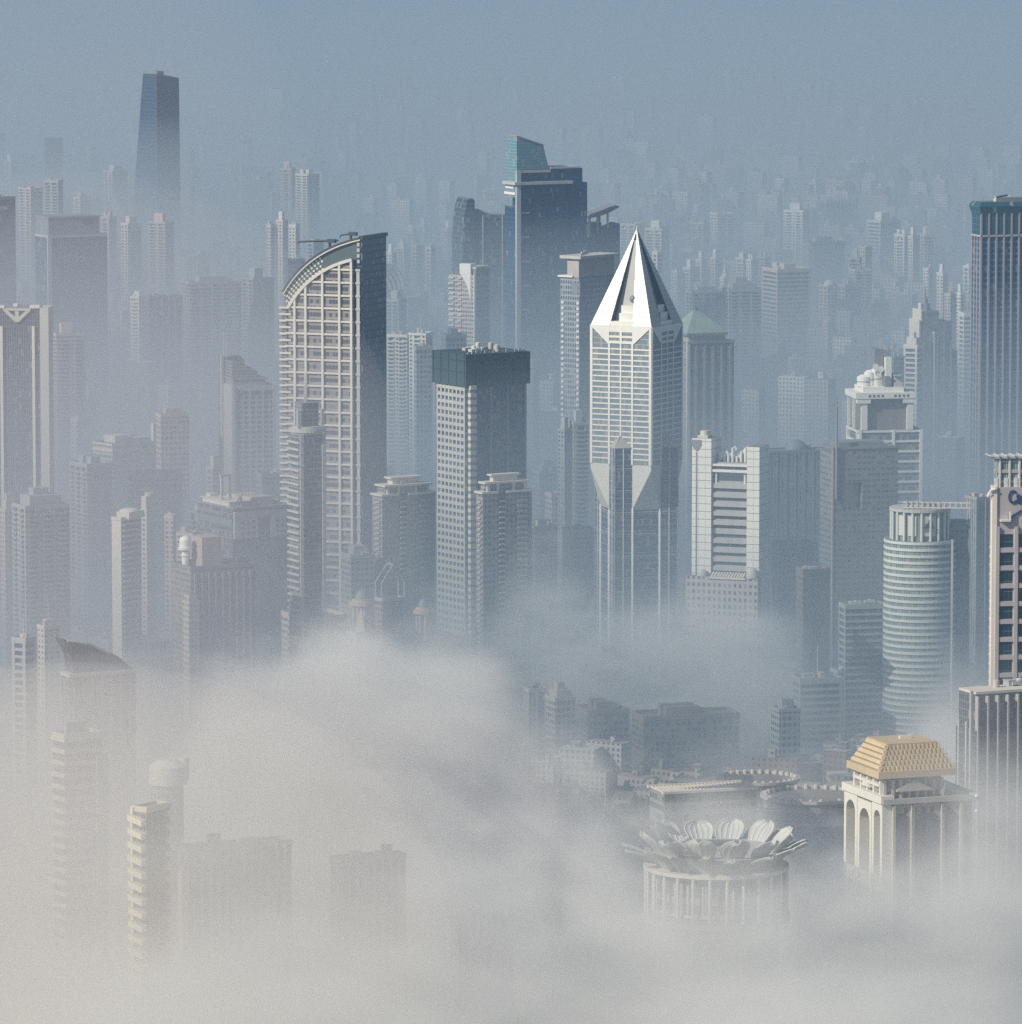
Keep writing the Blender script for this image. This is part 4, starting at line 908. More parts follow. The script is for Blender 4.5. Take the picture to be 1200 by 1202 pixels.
def slim_mast_tower():
    s = Bd('slim_mast_tower', 'building', 'slim dark tower with a ringed crown box and mast, before the curved-roof tower', 347, 352, 382, 511, 3380, 66, short='the slim tower with a ring crown')
    Z, X, D = s.Z, s.X, s.D; W = s.w = 16; d = s.d
    s.body(facade('slim_tower_wall', 3.6, 1.8, .9, .7, (.2, .22, .24), (.05, .075, .1), blind=.12), poly=[(-W, 0), (0, 0), (0, d), (-W, d)])
    for a, e in ((0, 2.0), (d - 2.0, d)):
        b = MB(); b.box(-.2, .8, a, e, 0, s.H); z = 6
        while z < s.H: b.box(.7, 1.1, a - .3, e + .3, z, z + 1.1); z += 7
        s.part('corner_pier', b, PALE)
    b = MB(); z = 8
    while z < s.H - 2: b.box(-W, 0, -1.1, .0, z, z + 1.2); z += 4
    s.part('balcony', b, PALE)
    cx, cy = -W / 2, d / 2
    b = MB(); b.cyl(cx, cy, s.H, s.H + 1.2, 9.4, 28); b.cyl(cx, cy, s.H + 1.2, s.H + 3.4, 10.4, 28); b.cyl(cx, cy, s.H + 3.4, s.H + 4.4, 8.6, 28); s.part('crown_ring', b, PALE)
    b = MB(); b.box(cx - 5, cx + 5, cy - 5.2, cy + 5.2, s.H + 4.4, Z(475)); bx_ = s.part('crown_box', b, facade('crown_box_wall', 2.4, 3.4, .85, .8, (.3, .33, .34), (.08, .14, .17), blind=0))
    for q in (-1, 1):
        b = MB(); b.box(cx + 4.4, cx + 6, cy + q * 7.4 - .9, cy + q * 7.4 + .9, s.H + 4.4, Z(482)); s.part('crown_post', b, PALE)
    b = MB(); b.box(cx - 5.5, cx + 5.5, cy - 5.7, cy + 5.7, Z(475), Z(474)); s.part('box_lid', b, GREY)
    s.mast(cx - 1.4, cy, Z(474), Z(440), .5); s.mast(cx + 1.4, cy - 2, Z(474), Z(453), .35)
slim_mast_tower()
def shelf_roof_block(label, xl, xc, xr, top, Y, seed):
    s = Bd('shelf_roofed_block', 'building', label, xl, xc, xr, top, Y, 60, short=None)
    Z, X, D = s.Z, s.X, s.D; W, d, H = s.w, s.d, s.H
    m = facade('russet_flat_wall', 3.2, 2.8, .6, .5, (.3, .28, .28), (.07, .09, .1), blind=.2)
    P = [(-W, 0), (0, 0), (0, d * .32), (-2.4, d * .32), (-2.4, d * .46), (0, d * .46), (0, d), (-W, d)]
    s.body(m, poly=P)
    b = MB(); z = 7
    while z < H - 3: b.box(-2.38, .9, d * .33, d * .45, z, z + 1); b.box(-W * .6, -W * .2, -1, .05, z, z + 1); b.box(-.05, .9, d * .7, d * .9, z, z + 1); z += 3.2
    s.part('balcony', b, solid('balcony_paint', (.45, .42, .4), .6))
    cr = solid('cream_cornice', (.66, .6, .53), .6, 0, .15)
    b = MB(); b.box(-W - 1, 1, -1, d * .3, H, H + 1.2); b.box(-W - 1, 1, d * .48, d + 1, H, H + 1.2); s.part('cornice', b, cr)
    b = MB(); b.box(-W * .9, -2, d * .08, d * .9, H + .2, H + 5.5); s.part('attic', b, m)
    for q in (.1, .3, .62, .85):
        b = MB(); b.box(-1.9, -.6, d * q, d * q + 1.6, H + 1.2, H + 6); s.part('attic_pier', b, cr)
    b = MB(); b.box(-W, .5, d * .04, d * .94, H + 5.6, H + 6.8); s.part('shelf_roof', b, cr)
    b = MB(); b.box(-W * .8, -W * .3, d * .25, d * .75, H + 6.8, H + 10); b.box(-W * .88, -W * .2, d * .2, d * .8, H + 10, H + 11); s.part('upper_shelf', b, cr)
    clutter(s, random.Random(seed), 2, z=H + 6.8)
shelf_roof_block('brownish apartment block with layered cream shelf roofs, left of the green-crowned tower', 437, 449, 512, 583, 3620, 1)
shelf_roof_block('twin-bayed apartment block with cream shelf roofs, below the green-crowned tower', 559, 567, 625, 580, 3480, 2)
def balcony_tower():
    s = Bd('white_balcony_tower', 'building', 'free-standing off-white apartment tower with stacked dark balconies and hat-like roof room', 131, 142, 166, 610, 3450, 36, short='the off-white balcony tower')
    Z, X, D = s.Z, s.X, s.D; W, d, H = s.w, s.d, s.H; m = solid('off_white_render', (.66, .6, .53), .7, 0, .15)
    P = [(-W, 0), (0, 0), (0, d), (-W, d)]; s.body(m, poly=[(-W, 0), (0, 0), (0, 1.2), (-1.6, 1.2), (-1.6, d - 4), (0, d - 4), (0, d), (-W, d)])
    k = MB(); z = 6
    while z < H - 2: b = MB(); b.box(-1.58, 1.1, 1.25, d - 4.1, z, z + 1.1); s.part('balcony', b, m); k.box(-1.65, -1.45, 2, d - 5, z + 1.2, z + 2.7); k.box(-.1, .12, d - 3.2, d - 1, z + .8, z + 2.4); z += 3.3
    s.part('window_column', k, MATS['dark_pane'])
    b = MB(); b.box(-W * .9, 3, d * .2, d * .95, H, H + 4); b.dome(-W * .3, d * .55, H + 4, 6, 1.8, 12, 4); s.part('roof_room', b, m)
    s.parapet(m, 1.3, poly=P)
    s2 = Bd('pale_lift_tower', 'building', 'narrow pale apartment tower close behind the off-white balcony tower', 166, 172, 183, 600, 3640, 32)
    s2.body(FM['apt'], col=(.62, .57, .5)); b = MB(); b.box(-s2.w, -s2.w * .1, 0, s2.d * .8, s2.H, s2.H + 9); s2.part('roof_room', b, m)
    b = MB(); b.cyl(-s2.w * .5, s2.d * .6, s2.H + 9, s2.H + 11, 3, 12); s2.part('water_tank', b, PALE); b = MB(); z = 5
    while z < s2.H: b.box(-.1, .8, s2.d * .3, s2.d * .7, z, z + 1); z += 3
    s2.part('balcony', b, PALE); s2.parapet(m)
balcony_tower()
def stepped_hotel():
    s = Bd('stepped_hotel', 'building', 'long stepped pale hotel with flat white roof slabs at left', 110, 132, 184, 521, 4050, 55, short='the stepped pale hotel')
    Z, X, D = s.Z, s.X, s.D; W, d, H = s.w, s.d, s.H
    s.body(FM['ribbon'], col=(.45, .43, .4)); s.bands([H - .8, H - 5], 1.6, .8, CREAM, 'roof_slab')
    b = MB(); b.box(-W * .7, -2, d * .1, d * .4, H, H + 5); s.part('lift_house', b, CREAM); b = MB(); b.box(-W * .6, -6, d * .4, d, H, H + 2.4); s.part('upper_slab', b, CREAM)
    b = MB(); z = 6
    while z < H - 8: b.box(0, 1.3, d * .35, d, z, z + 1.1); z += 3.8
    s.part('balcony', b, PALE); clutter(s, random.Random(8), 5)
    b = MB(); b.box(-2, 1, d - 3, d + .5, H - 4, H + 12); s.part('sign_fin', b, CREAM)
stepped_hotel()
def flat_hall():
    s = Bd('flat_roofed_hall', 'hall', 'low wide hall with white-edged flat roof just behind the big fog bank', 488, 530, 606, 768, 3720, 35, short='the low white-edged hall')
    Z = s.Z; W, d, H = s.w, s.d, s.H
    s.body(facade('hall_wall', 5, 4, .7, .5, (.3, .3, .28), (.05, .06, .07)))
    P = s.poly; b = MB(); O, I = offs(P, 2), offs(P, -3); n = 4
    for i in range(n):
        j = (i + 1) % n; b.prism([O[i], O[j], I[j], I[i]], H, H + 2.4, bot=True)
    s.part('roof_rim', b, WHITE); b = MB(); b.box(-W * .8, -W * .55, d * .1, d * .3, H + 2.4, H + 5); b.box(-W * .3, -W * .1, d * .55, d * .8, H + .1, H + 5); s.part('roof_light', b, WHITE)
    b = MB()
    for k in range(9): b.box(-W * .95, -W * .05, d * (k + .5) / 9.5, d * (k + .5) / 9.5 + .8, H + .02, H + 1); 
    s.part('roof_rib', b, GREY)
flat_hall()
def pavilion(px, top, Y, label, r, dome=True):
    p = pt(px, top, Y); o = bpy.data.objects.new('domed_pavilion', None); COL.objects.link(o); o.location = (p.x, Y, 0); o['label'] = label; o['category'] = 'pavilion'; o['group'] = 'pavilion towers above the low roofs'
    H = p.z; c1 = solid('pavilion_stone', (.55, .48, .42), .7); FOOT.append((p.x, Y, r))
    b = MB(); b.cyl(0, 0, 0, H - 26, r, 8); b.build('base_block', solid('pavilion_base', (.28, .26, .25), .8), o)
    b = MB(); b.cyl(0, 0, H - 26, H - 24, r * 1.05, 16); b.cyl(0, 0, H - 10, H - 8, r * 1.2, 20); b.cyl(0, 0, H - 8, H - 6.5, r * .9, 20); b.build('cornice', solid('pink_cornice', (.6, .42, .34), .7), o)
    for k in range(8): b = MB(); a = k * math.tau / 8 + .3; b.cyl(r * .8 * math.cos(a), r * .8 * math.sin(a), H - 24, H - 10, .7, 8); b.build('column', c1, o)
    b = MB(); b.cyl(0, 0, H - 24, H - 10, r * .55, 12); b.build('core', GREY, o)
    b = MB(); b.dome(0, 0, H - 6.5, r * .6, 5); b.cyl(0, 0, H - 1.6, H + 2, .4, 6, .1); b.build('dome', GREEN if dome else c1, o)
pavilion(425, 690, 3450, 'round columned pavilion tower with pink cornice, the left one of two', 6.5)
pavilion(497, 700, 3470, 'round columned pavilion tower with pink cornice, the right one of two', 5)
def sky_frame():
    s = Bd('gabled_frame_block', 'building', 'block with a thin open gabled frame on its roof, between the pavilion towers', 440, 449, 476, 705, 3520, 60)
    Z, X, D = s.Z, s.X, s.D; s.body(FM['grid'], col=(.33, .31, .3)); W, d, H = s.w, s.d, s.H; b = MB()
    for x in (-1, -W + 1): b.tube([(x, 0, H), (x, 0, Z(685)), (x, d * .5, Z(664)), (x, d, Z(685)), (x, d, H)], .5, 5)
    b.tube([(-1, d * .5, Z(664)), (-W + 1, d * .5, Z(664))], .4, 5); b.tube([(-W / 2, d * .5, Z(665)), (-W / 2, d * .5, Z(655))], .3, 5, .1); s.part('gable_frame', b, PALE); s.parapet(PALE)
sky_frame()

# ------------------------------------------------------------------ lotus crown tower in the fog
def lotus_tower():
    Y = 2000; px = 841; s_ = Y / FPX; p = pt(px, 1015, Y); o = bpy.data.objects.new('lotus_crowned_tower', None); COL.objects.link(o)
    o.location = (p.x, Y, 0); o['category'] = 'skyscraper'; o['label'] = 'fog-wrapped round tower opening into a crown of white ribbed petals like a lotus'
    LAND.append((px, 985, 'the petal-crowned tower')); FOOT.append((p.x, Y, 34))
    zt = p.z; zd = pt(px, 1071, Y).z; wp = solid('petal_white', (.5, .51, .5), .5, 0, .15); st = solid('warm_white_stone', (.72, .68, .6), .6, 0, .2)
    oc = ngon(0, 0, 21, 8, math.pi / 8); b = MB(); b.prism(oc, 0, zd - 2); b.build('octagonal_shaft', facade('lotus_shaft_wall', 5.2, 5.2, .6, .7, (.55, .52, .46), (.16, .16, .17), blind=.3), o)
    for k in range(8):
        b = MB(); a = math.pi / 8 + k * math.tau / 8; b.cyl(21.3 * math.cos(a), 21.3 * math.sin(a), 0, zd - 2, 1.2, 8); b.build('corner_pier', st, o)
    b = MB(); b.cyl(0, 0, zd - 2, zd, 25.2, 48); b.cyl(0, 0, zd, zt - 1, 21.5, 48); b.build('drum', facade('lotus_drum_wall', 8, 4.4, .8, .7, (.45, .43, .4), (.2, .2, .2), blind=0), o)
    for k in range(26):
        a = k * math.tau / 26; b = MB(); b.cyl(24 * math.cos(a), 24 * math.sin(a), zd, zt - 1, .55, 8); b.build('drum_column', st, o)
    b = MB()
    for k in range(26):
        a = (k + .5) * math.tau / 26; b.cyl(21.7 * math.cos(a), 21.7 * math.sin(a), zd + 2.5, zt - 4, .35, 6)
    b.build('window_bar', st, o)
    b = MB(); b.cyl(0, 0, zt - 1, zt + .2, 24.8, 48); b.cyl(0, 0, zd + 1.4, zd + 2.6, 22.2, 48); b.build('ring_beam', st, o)
    b = MB(); b.cyl(0, 0, zt + .2, zt + 5.5, 20.5, 48, 24.5); b.build('bowl', solid('bowl_metal', (.42, .42, .4), .5, 0, .2), o)
    def petal(a, r0, r1, z0, z1, wd, curl, tw=0):
        b = MB(); nt, nw = 9, 10; G = []
        for i in range(nt + 1):
            t = i / nt; row = []
            for j in range(nw + 1):
                q = j / nw * 2 - 1; ww = wd * (.55 + .75 * t) * math.sqrt(max(.02, 1 - max(0, t - .35) ** 2 / .4225 * .97)); r = r0 + (r1 - r0) * (t ** 1.25); z = z0 + (z1 - z0) * (t ** .85) + curl * q * q * (1.0 - .2 * t); fo = .22 * (j % 2)
                row.append(Vector((r - .12 * abs(q) * wd, q * ww, z - fo)))
            G.append(row)
        ca, sa = math.cos(a), math.sin(a)
        def wv(v): return (v.x * ca - v.y * sa, v.x * sa + v.y * ca, v.z)
        th = Vector((-.22, 0, .3))
        for i in range(nt):
            for j in range(nw):
                b.face([wv(G[i][j]), wv(G[i + 1][j]), wv(G[i + 1][j + 1]), wv(G[i][j + 1])]); b.face([wv(G[i][j + 1] + th), wv(G[i + 1][j + 1] + th), wv(G[i + 1][j] + th), wv(G[i][j] + th)])
        pe = b.build('petal', wp, o)
        b = MB(); edge = [G[i][0] for i in range(nt + 1)] + [G[nt][j] for j in range(1, nw)] + [G[i][nw] for i in range(nt, -1, -1)]; b.tube([wv(v + th * .5) for v in edge], .24, 6); b.build('petal_rim', wp, pe)
        b = MB()
        for j in (2, 4, 6, 8): b.tube([wv(G[i][j] + th) for i in range(nt + 1)], .18, 4)
        b.build('petal_rib', wp, pe)
    rp = random.Random(21)
    for k in range(12):
        a = (k + .5) * math.tau / 12 + rp.uniform(-.05, .05); petal(a, 20, 27 + rp.uniform(-1, 1), zt + 2, zt + rp.uniform(9.0, 11.5), 5.4, 1.5)
    for k in range(18):
        a = k * math.tau / 18 + rp.uniform(-.06, .06); petal(a, 21, rp.uniform(30.5, 34), zt + 1, zt + rp.uniform(5.5, 8.5), 2.5, .7)
    b = MB(); b.cyl(0, 0, zt + 3.5, zt + 4.4, 20, 40); b.cyl(0, 0, zt + 4.4, zt + 6.2, 9, 30, 6); b.cyl(0, 0, zt + 6.2, zt + 6.8, 6.5, 30, 5); b.build('roof_deck', solid('deck_membrane', (.3, .3, .29), .8), o)
    b = MB(); b.box(-15, -11, -13, -8, zt + 5, zt + 9.5); b.box(-17, -14.4, -7, -2, zt + 5, zt + 8); b.build('lift_house', wp, o)
    b = MB(); b.tube([(-14, -12, zt + 9), (-10, -10, zt + 11), (-9, -9, zt + 7)], .8, 6); b.build('maintenance_arm', wp, o)
lotus_tower()

# ------------------------------------------------------------------ tower with the stepped gilded roof
def gold_roof():
    s = Bd('gold_roofed_tower', 'skyscraper', 'stone tower with a stepped golden pyramid roof and tall arched portal, lower right', 990, 1036, 1143, 941, 2250, 67, short='the gold-roofed tower')
    Z, X, D = s.Z, s.X, s.D; W, d, H = s.w, s.d, s.H; st = solid('shaded_tower_stone', (.45, .42, .37), .6); lt = solid('sunlit_tower_stone', (.7, .68, .6), .5, 0, .15)  # one stone twice: paler for the sunlit left, duller for the shaded right
    b = MB(); b.box(-W + 5, -.01, 5, d, 0, H); b.box(-W, -.01, 0, 5, 0, Z(1030)); s.part('shaft', b, facade('gold_shaft_wall', 4, 3.6, .45, .6, (.36, .34, .31), (.1, .1, .11), blind=.15))
    # left portal, sunlight put into its paler stone: two arches standing free before the wall
    def arch(x0, x1, z0, z1):
        b = MB(); t = 2.0; r = (x1 - x0) / 2 - t; cx = (x0 + x1) / 2; zc = z1 - 3 - r
        b.box(x0, x0 + t, 0, 4, z0, z1); b.box(x1 - t, x1, 0, 4, z0, z1); n = 10
        arc = [(cx + r * math.cos(math.pi * k / n), zc + r * math.sin(math.pi * k / n)) for k in range(n + 1)]
        for k in range(n): b.xz([arc[k + 1], arc[k], (arc[k][0], z1 - .02), (arc[k + 1][0], z1 - .02)], 0, 4)
        s.part('portal_arch', b, lt)
    arch(-W, -W + 13, 0, H - 1); arch(-W + 13.4, -10.6, 0, H - 2.2); arch(-10.2, 0, 0, H - 1)
    b = MB(); b.box(-W - .6, .8, -.8, 4.6, H - 1, H + 2); s.part('portal_beam', b, lt)
    b = MB(); b.box(-.2, 1.2, -.01, d + 1, H - 1.2, H + .8); b.box(-W, .9, d, d + 3, H - 1.2, H + 1.2); s.part('terrace_rim', b, st)
    for y0, y1 in ((D(1052), D(1068)), (D(1074), D(1104)), (D(1110), D(1126))):
        b = MB(); r = min((y1 - y0) / 2, 3); cy = (y0 + y1) / 2; z1 = H - 5; q = [(y0, 20), (y1, 20), (y1, z1 - r)] + [(cy + (y1 - cy) * math.cos(math.pi * k / 8), z1 - r + r * math.sin(math.pi * k / 8)) for k in range(1, 8)] + [(y0, z1 - r)]
        b.yz(q, -.3, .12); s.part('arched_window', b, solid('dull_glass', (.09, .1, .12), .3))
        for yy in (y0 - 1.6, y1 + .6): b = MB(); b.box(0, 1.4, yy, yy + 1.1, 0, H - 2); s.part('pilaster', b, st)
    # columned storey
    y0, y1 = D(1042), D(1110); x0, x1 = -W * .62 - 6, -4; z1 = Z(915)
    b = MB(); b.box(x0, x1, y0, y1, H, z1); s.part('upper_storey', b, facade('upper_storey_wall', 6, 3.2, .6, .6, (.3, .28, .27), (.06, .07, .08), blind=.1))
    for k in range(8):
        yy = y0 + (y1 - y0) * k / 7 - .5; b = MB(); b.box(x1, x1 + 1.6, yy, yy + 1.1, H, z1 - 1); s.part('column', b, st)
    for k in range(5):
        xx = x0 + (x1 - x0) * k / 4 - .5; b = MB(); b.box(xx, xx + 1.2, y0 - 1.6, y0, H, z1 - 1); s.part('column', b, lt)
    b = MB(); yc = (y0 + y1) / 2; b.yz([(yc - 7, z1 - 4.6), (yc + 7, z1 - 4.6), (yc, z1 - 1.2)], x1, x1 + 2.6); b.box(x1, x1 + 2.8, yc - 7.4, yc + 7.4, z1 - 5.4, z1 - 4.6); s.part('pediment', b, st)
    b = MB(); xc_ = (x0 + x1) / 2; b.xz([(xc_ - 4, z1 - 5), (xc_ + 4, z1 - 5), (xc_, z1 - 2)], y0 - 2.4, y0); b.box(x0, x1, y0 - 2, y0 - .01, H + 5, H + 6.2); s.part('pediment', b, lt)
    # roof: six tiers
    P = [(x0 - 3, y0 - 3.4), (x1 + 3.4, y0 - 3.4), (x1 + 3.4, D(1126)), (x0 - 3, D(1126))]
    z1 -= .01; zz = z1; hh = (Z(866) - 4 - z1) / 6.6
    b = MB(); b.prism(P, zz, zz + hh * 1.5, bot=True); s.part('roof_eave', b, solid('dull_gold', (.56, .43, .26), .55)); zz += hh * 1.5
    for k in range(5):
        Q = offs(P, -1.05 * (k + 1)); b = MB(); b.prism(offs(Q, -.7), zz, zz + hh * .98, bot=True)
        (ax, ay), (bx, by), (cx, cy), _ = Q; n = 17 - k
        for i in range(n + 1): y = by + (cy - by) * i / n; b.loft([[(bx - .9, y - .38, zz), (bx, y - .38, zz), (bx, y + .38, zz), (bx - .9, y + .38, zz)], [(bx - 1.1, y - .38, zz + hh), (bx - .5, y - .38, zz + hh), (bx - .5, y + .38, zz + hh), (bx - 1.1, y + .38, zz + hh)]])
        b.loft([[(ax, ay, zz + .5), (bx, by, zz + .5), (bx, by + .7, zz + .5), (ax, ay + .7, zz + .5)], [(ax + .3, ay + .8, zz + hh * .96), (bx - .3, by + .8, zz + hh * .96), (bx - .3, by + 1.3, zz + hh * .96), (ax + .3, ay + 1.3, zz + hh * .96)]])
        s.part('roof_tier', b, GOLD); zz += hh
    b = MB(); Q = offs(P, -5.9); b.prism(Q, zz - .4, zz + .5, bot=True); s.part('roof_top', b, MATS['dull_gold'])
    b = MB(); b.box(-W * .5, -W * .5 + 1, D(1078), D(1092), zz + .5, zz + 1.6); s.part('cleaning_rail', b, WHITE)
    b = MB(); b.yz([(D(1110), H), (d, H), (D(1112), H + 6)], -12, -1); s.part('lean_to_roof', b, GREY)
    for k in (0, 1):
        b = MB(); b.ball(1.6, d + 1.2, Z(940 + 18 * k), .8, 10, 6); s.part('edge_light', b, solid('lamp_globe', (.9, .9, .85), .4, 0, 0))
gold_roof()
def right_ribbed():
    s = Bd('dark_ribbed_tower', 'skyscraper', 'dark tower with thin pale ribs behind the gold-roofed tower at the right edge', 1122, 1146, 1236, 858, 2700, 62, short='the dark ribbed lower-right tower')
    Z, X, D = s.Z, s.X, s.D; W, d, H = s.w, s.d, s.H; m = facade('blue_ribbed_wall', 3.6, 1.8, .75, .9, (.2, .21, .24), (.05, .065, .095), blind=.05)
    s.body(m); b = MB(); b.box(-W * .9, -2, D(1147), d, H, Z(816)); s.part('upper_block', b, m)
    for px in (1127, 1136, 1141): b = MB(); x = X(px); b.box(x - .6, x + .6, -1, .1, 0, Z(850 if px < 1140 else 812)); s.part('rib', b, PALE)
    for k in range(9): b = MB(); y = D(1147) + k * 5.2; b.box(-1.9, .9, y, y + .7, 0, Z(818)); s.part('rib', b, solid('thin_rib', (.42, .4, .4), .6))
    b = MB(); b.prism([(-W * .9, D(1147)), (-1.4, D(1147)), (-1.4, d), (-W * .9, d)], Z(816), Z(813), bot=True); s.part('roof_edge', b, CREAM); clutter(s, random.Random(2), 4, z=Z(813))
right_ribbed()
def curved_halls():
    for (px, py, Y, r, lab, nm) in ((955, 935, 2650, 24, 'low round hall with two stacked white-rimmed rings, behind the petal crown', 'round_hall'), (890, 915, 2800, 20, 'low round hall with scalloped pale rim behind the petal crown', 'scalloped_hall')):
        p = pt(px, py, Y); o = bpy.data.objects.new(nm, None); COL.objects.link(o); o.location = (p.x, Y, 0); o['category'] = 'hall'; o['label'] = lab; FOOT.append((p.x, Y, r))
        b = MB(); b.cyl(0, 0, 0, p.z - 9, r * 1.15, 48); b.cyl(0, 0, p.z - 9, p.z, r * .95, 48); b.build('drum', facade('hall_drum_wall', 4, 3, .8, .6, (.22, .24, .26), (.06, .08, .1)), o)
        b = MB()
        for z, q in ((p.z, 1.0), (p.z - 9, 1.2)):
            n = 64
            for k in range(n): a0, a1 = k * math.tau / n, (k + 1) * math.tau / n; b.prism([(r * q * math.cos(a0), r * q * math.sin(a0)), (r * q * math.cos(a1), r * q * math.sin(a1)), (r * (q - .07) * math.cos(a1), r * (q - .07) * math.sin(a1)), (r * (q - .07) * math.cos(a0), r * (q - .07) * math.sin(a0))], z, z + 1.3, bot=True)
        b.build('roof_rim', PALE, o); b = MB()
        for k in range(30): a = k * math.tau / 30; b.cyl(r * .9 * math.cos(a), r * .9 * math.sin(a), p.z, p.z + 2, .8, 6)
        b.build('rim_scallop', CREAM, o)
    s = Bd('lattice_roofed_hall', 'hall', 'long hall with a pale lattice roof edge running right behind the petal crown', 762, 780, 890, 932, 2500, 70)
    W = s.w = 18; H = s.H; d = s.d; s.poly = [(-W, 0), (0, 0), (0, d), (-W, d)]; s.body(MATS['hall_drum_wall'], poly=s.poly); b = MB(); b.box(-1, 1.5, -1, d, H, H + 1); b.box(-W - 1, -W + 1, -1, d, H, H + 1)
    for k in range(24): y = d * k / 24; b.box(-W + 1, -1, y, y + .6, H + .1, H + .8)
    s.part('roof_lattice', b, CREAM)
curved_halls()
# lower left, wrapped in fog
def slanted_roof_tower():
    s = Bd('slanted_roof_tower', 'building', 'fogbound tower with a concave left edge and slanted dark roof, lower left', 72, 82, 160, 793, 2600, 66, short='the slanted-roof fogbound tower')
    Z, X, D = s.Z, s.X, s.D; W = s.w; d, H = s.d, s.H; s.body(facade('foggy_blue_wall', 3.6, 2, .8, .8, (.16, .17, .2), (.04, .05, .08)))
    b = MB(); b.yz([(-3, Z(750)), (1, H + 9), (2.4, H), (d, H), (d - 8, Z(775)), (d * .5, Z(764))], -W, -.5); s.part('slanted_crown', b, solid('dark_roof_sheet', (.08, .08, .1), .5))
    b = MB(); b.tube([(-.3, -1, Z(752)), (-.3, d * .3, Z(757)), (-.3, d * .62, Z(771))], .6, 6); s.part('roof_ridge', b, PALE)
    b = MB(); b.prism(offs(s.poly, .6), H - .8, H + .7, bot=True); s.part('belt', b, PALE)
    for k in range(7): b = MB(); y = d * (k + .3) / 7; b.box(0, .8, y, y + .7, 0, H - 1); s.part('rib', b, GREY)
slanted_roof_tower()
def fog_towers():
    s = Bd('fogbound_banded_tower', 'building', 'pale banded tower barely showing through the fog at lower left', 62, 76, 120, 866, 2250, 60); W, d, H = s.w, s.d, s.H
    s.body(FM['glass'], col=(.2, .2, .22)); s.bands([H - 1 - 4.6 * k for k in range(38)], 1.7, .5, CREAM); s.parapet(CREAM)
    b = MB(); b.box(-W * .6, -4, 3, d * .7, H, H + 5); s.part('lift_house', b, PALE); b = MB(); b.box(-2, 1.3, d - 3, d + 2, 0, H - 8); s.part('end_pier', b, PALE)
    s = Bd('fogbound_striped_tower', 'building', 'cream tower with bright zigzag balcony stripes glowing through the fog, lower left', 155, 172, 200, 952, 1885, 38, short='the striped tower in the fog'); W, d, H = s.w, s.d, s.H
    s.body(facade('foggy_brown_wall', 3.4, 3, .5, .5, (.2, .18, .17), (.06, .06, .07))); b = MB(); z = 5; lit = solid('sunny_cream_paint', (.85, .78, .6), .6, 0, .1)
    while z < H - 2: b = MB(); b.xz([(-W, z), (-.2, z - 1.6), (-.2, z + .3), (-W, z + 1.9)], -2.6, .2); s.part('balcony', b, lit); z += 4.3
    z = 5
    while z < H - 2: b = MB(); b.box(-.5, 1.2, d - 2.4, d + .4, z, z + 2.2); s.part('end_balcony', b, lit); z += 4.3
    b = MB(); b.box(-W, -W + .8, -1, 0, 0, H + 1); s.part('edge_fin', b, lit); s.parapet(CREAM)
    p = pt(197, 893, 2300); o = bpy.data.objects.new('fogbound_drum_tower', None); COL.objects.link(o); o.location = (p.x, 2300, 0); o['category'] = 'building'; o['label'] = 'round white-lidded tower top poking out of the fog at lower left'; r = 7.6
    b = MB(); b.cyl(0, 0, 0, p.z - 5, r * .8, 32); b.build('shaft', facade('drum_tower_wall', 3.6, 2, .6, .6, (.4, .4, .4), (.1, .11, .12)), o); b = MB(); b.cyl(0, 0, p.z - 9, p.z - 2, r, 32, r * .95); b.cyl(0, 0, p.z - 2, p.z + .6, r * .95, 32, r * .5); b.build('lid', WHITE, o); b = MB(); b.cyl(6, 2, p.z - 8, p.z + 1, 2.2, 14); b.build('water_tank', WHITE, o)
    for (xl, xc, xr, top, Y, lab) in ((203, 216, 345, 1000, 2150, 'wide ribbed tower block dimly seen in fog beside the striped tower'), (388, 398, 478, 1012, 2150, 'narrow ribbed tower block dimly seen in the fog, mid lower left'), (520, 532, 604, 1085, 1950, 'small-windowed block dimly seen in fog left of the petal-crowned tower')):
        s = Bd('fogbound_ribbed_block', 'building', lab, xl, xc, xr, top, Y, 66); s.body(FM['slit'] if xl < 500 else FM['grid'], col=(.3, .28, .28) if xl < 500 else (.5, .48, .46)); n = 13 if xl < 300 else 8; bb = solid('pale_rib_paint', (.6, .56, .52), .6, 0, .15)
        for k in range(n): b = MB(); y = s.d * k / n; b.box(0, 1.2, y, y + .7, 0, s.H); s.part('rib', b, bb)
        b = MB(); b.box(-2, 1.5, -1.6, 1.2, 0, s.H + 2); s.part('corner_pier', b, CREAM); s.parapet(PALE); clutter(s, random.Random(int(xl)), 3)
fog_towers()
def arch_building():
    s = Bd('arch_roofed_block', 'building', 'distant block with a ribbed quarter-arch roof, right of the curved-roof tower', 450, 452, 474, 340, 5300, 74); Z, D = s.Z, s.D; W = s.w = 30; d, H = s.d, s.H; s.body(FM['grid'], col=(.36, .38, .4), poly=[(-W, 0), (0, 0), (0, d), (-W, d)])
    for k in range(4):
        b = MB(); f = 1 - k * .16; z1 = Z(310); q = [(-2, 1 + d * f * math.sin(a * math.pi / 20), H - k * 4 + (z1 - H) * math.cos(a * math.pi / 20)) for a in range(11)]; b.tube([(x - k * 3, y, z) for x, y, z in q], 1.3, 6); s.part('arch_rib', b, PALE)
    b = MB(); q = [(1 + d * math.sin(a * math.pi / 20), H + (Z(312) - H) * math.cos(a * math.pi / 20)) for a in range(11)]; b.yz([(1, H)] + list(reversed(q)), -W, -12); s.part('vault', b, GREY)
arch_building()
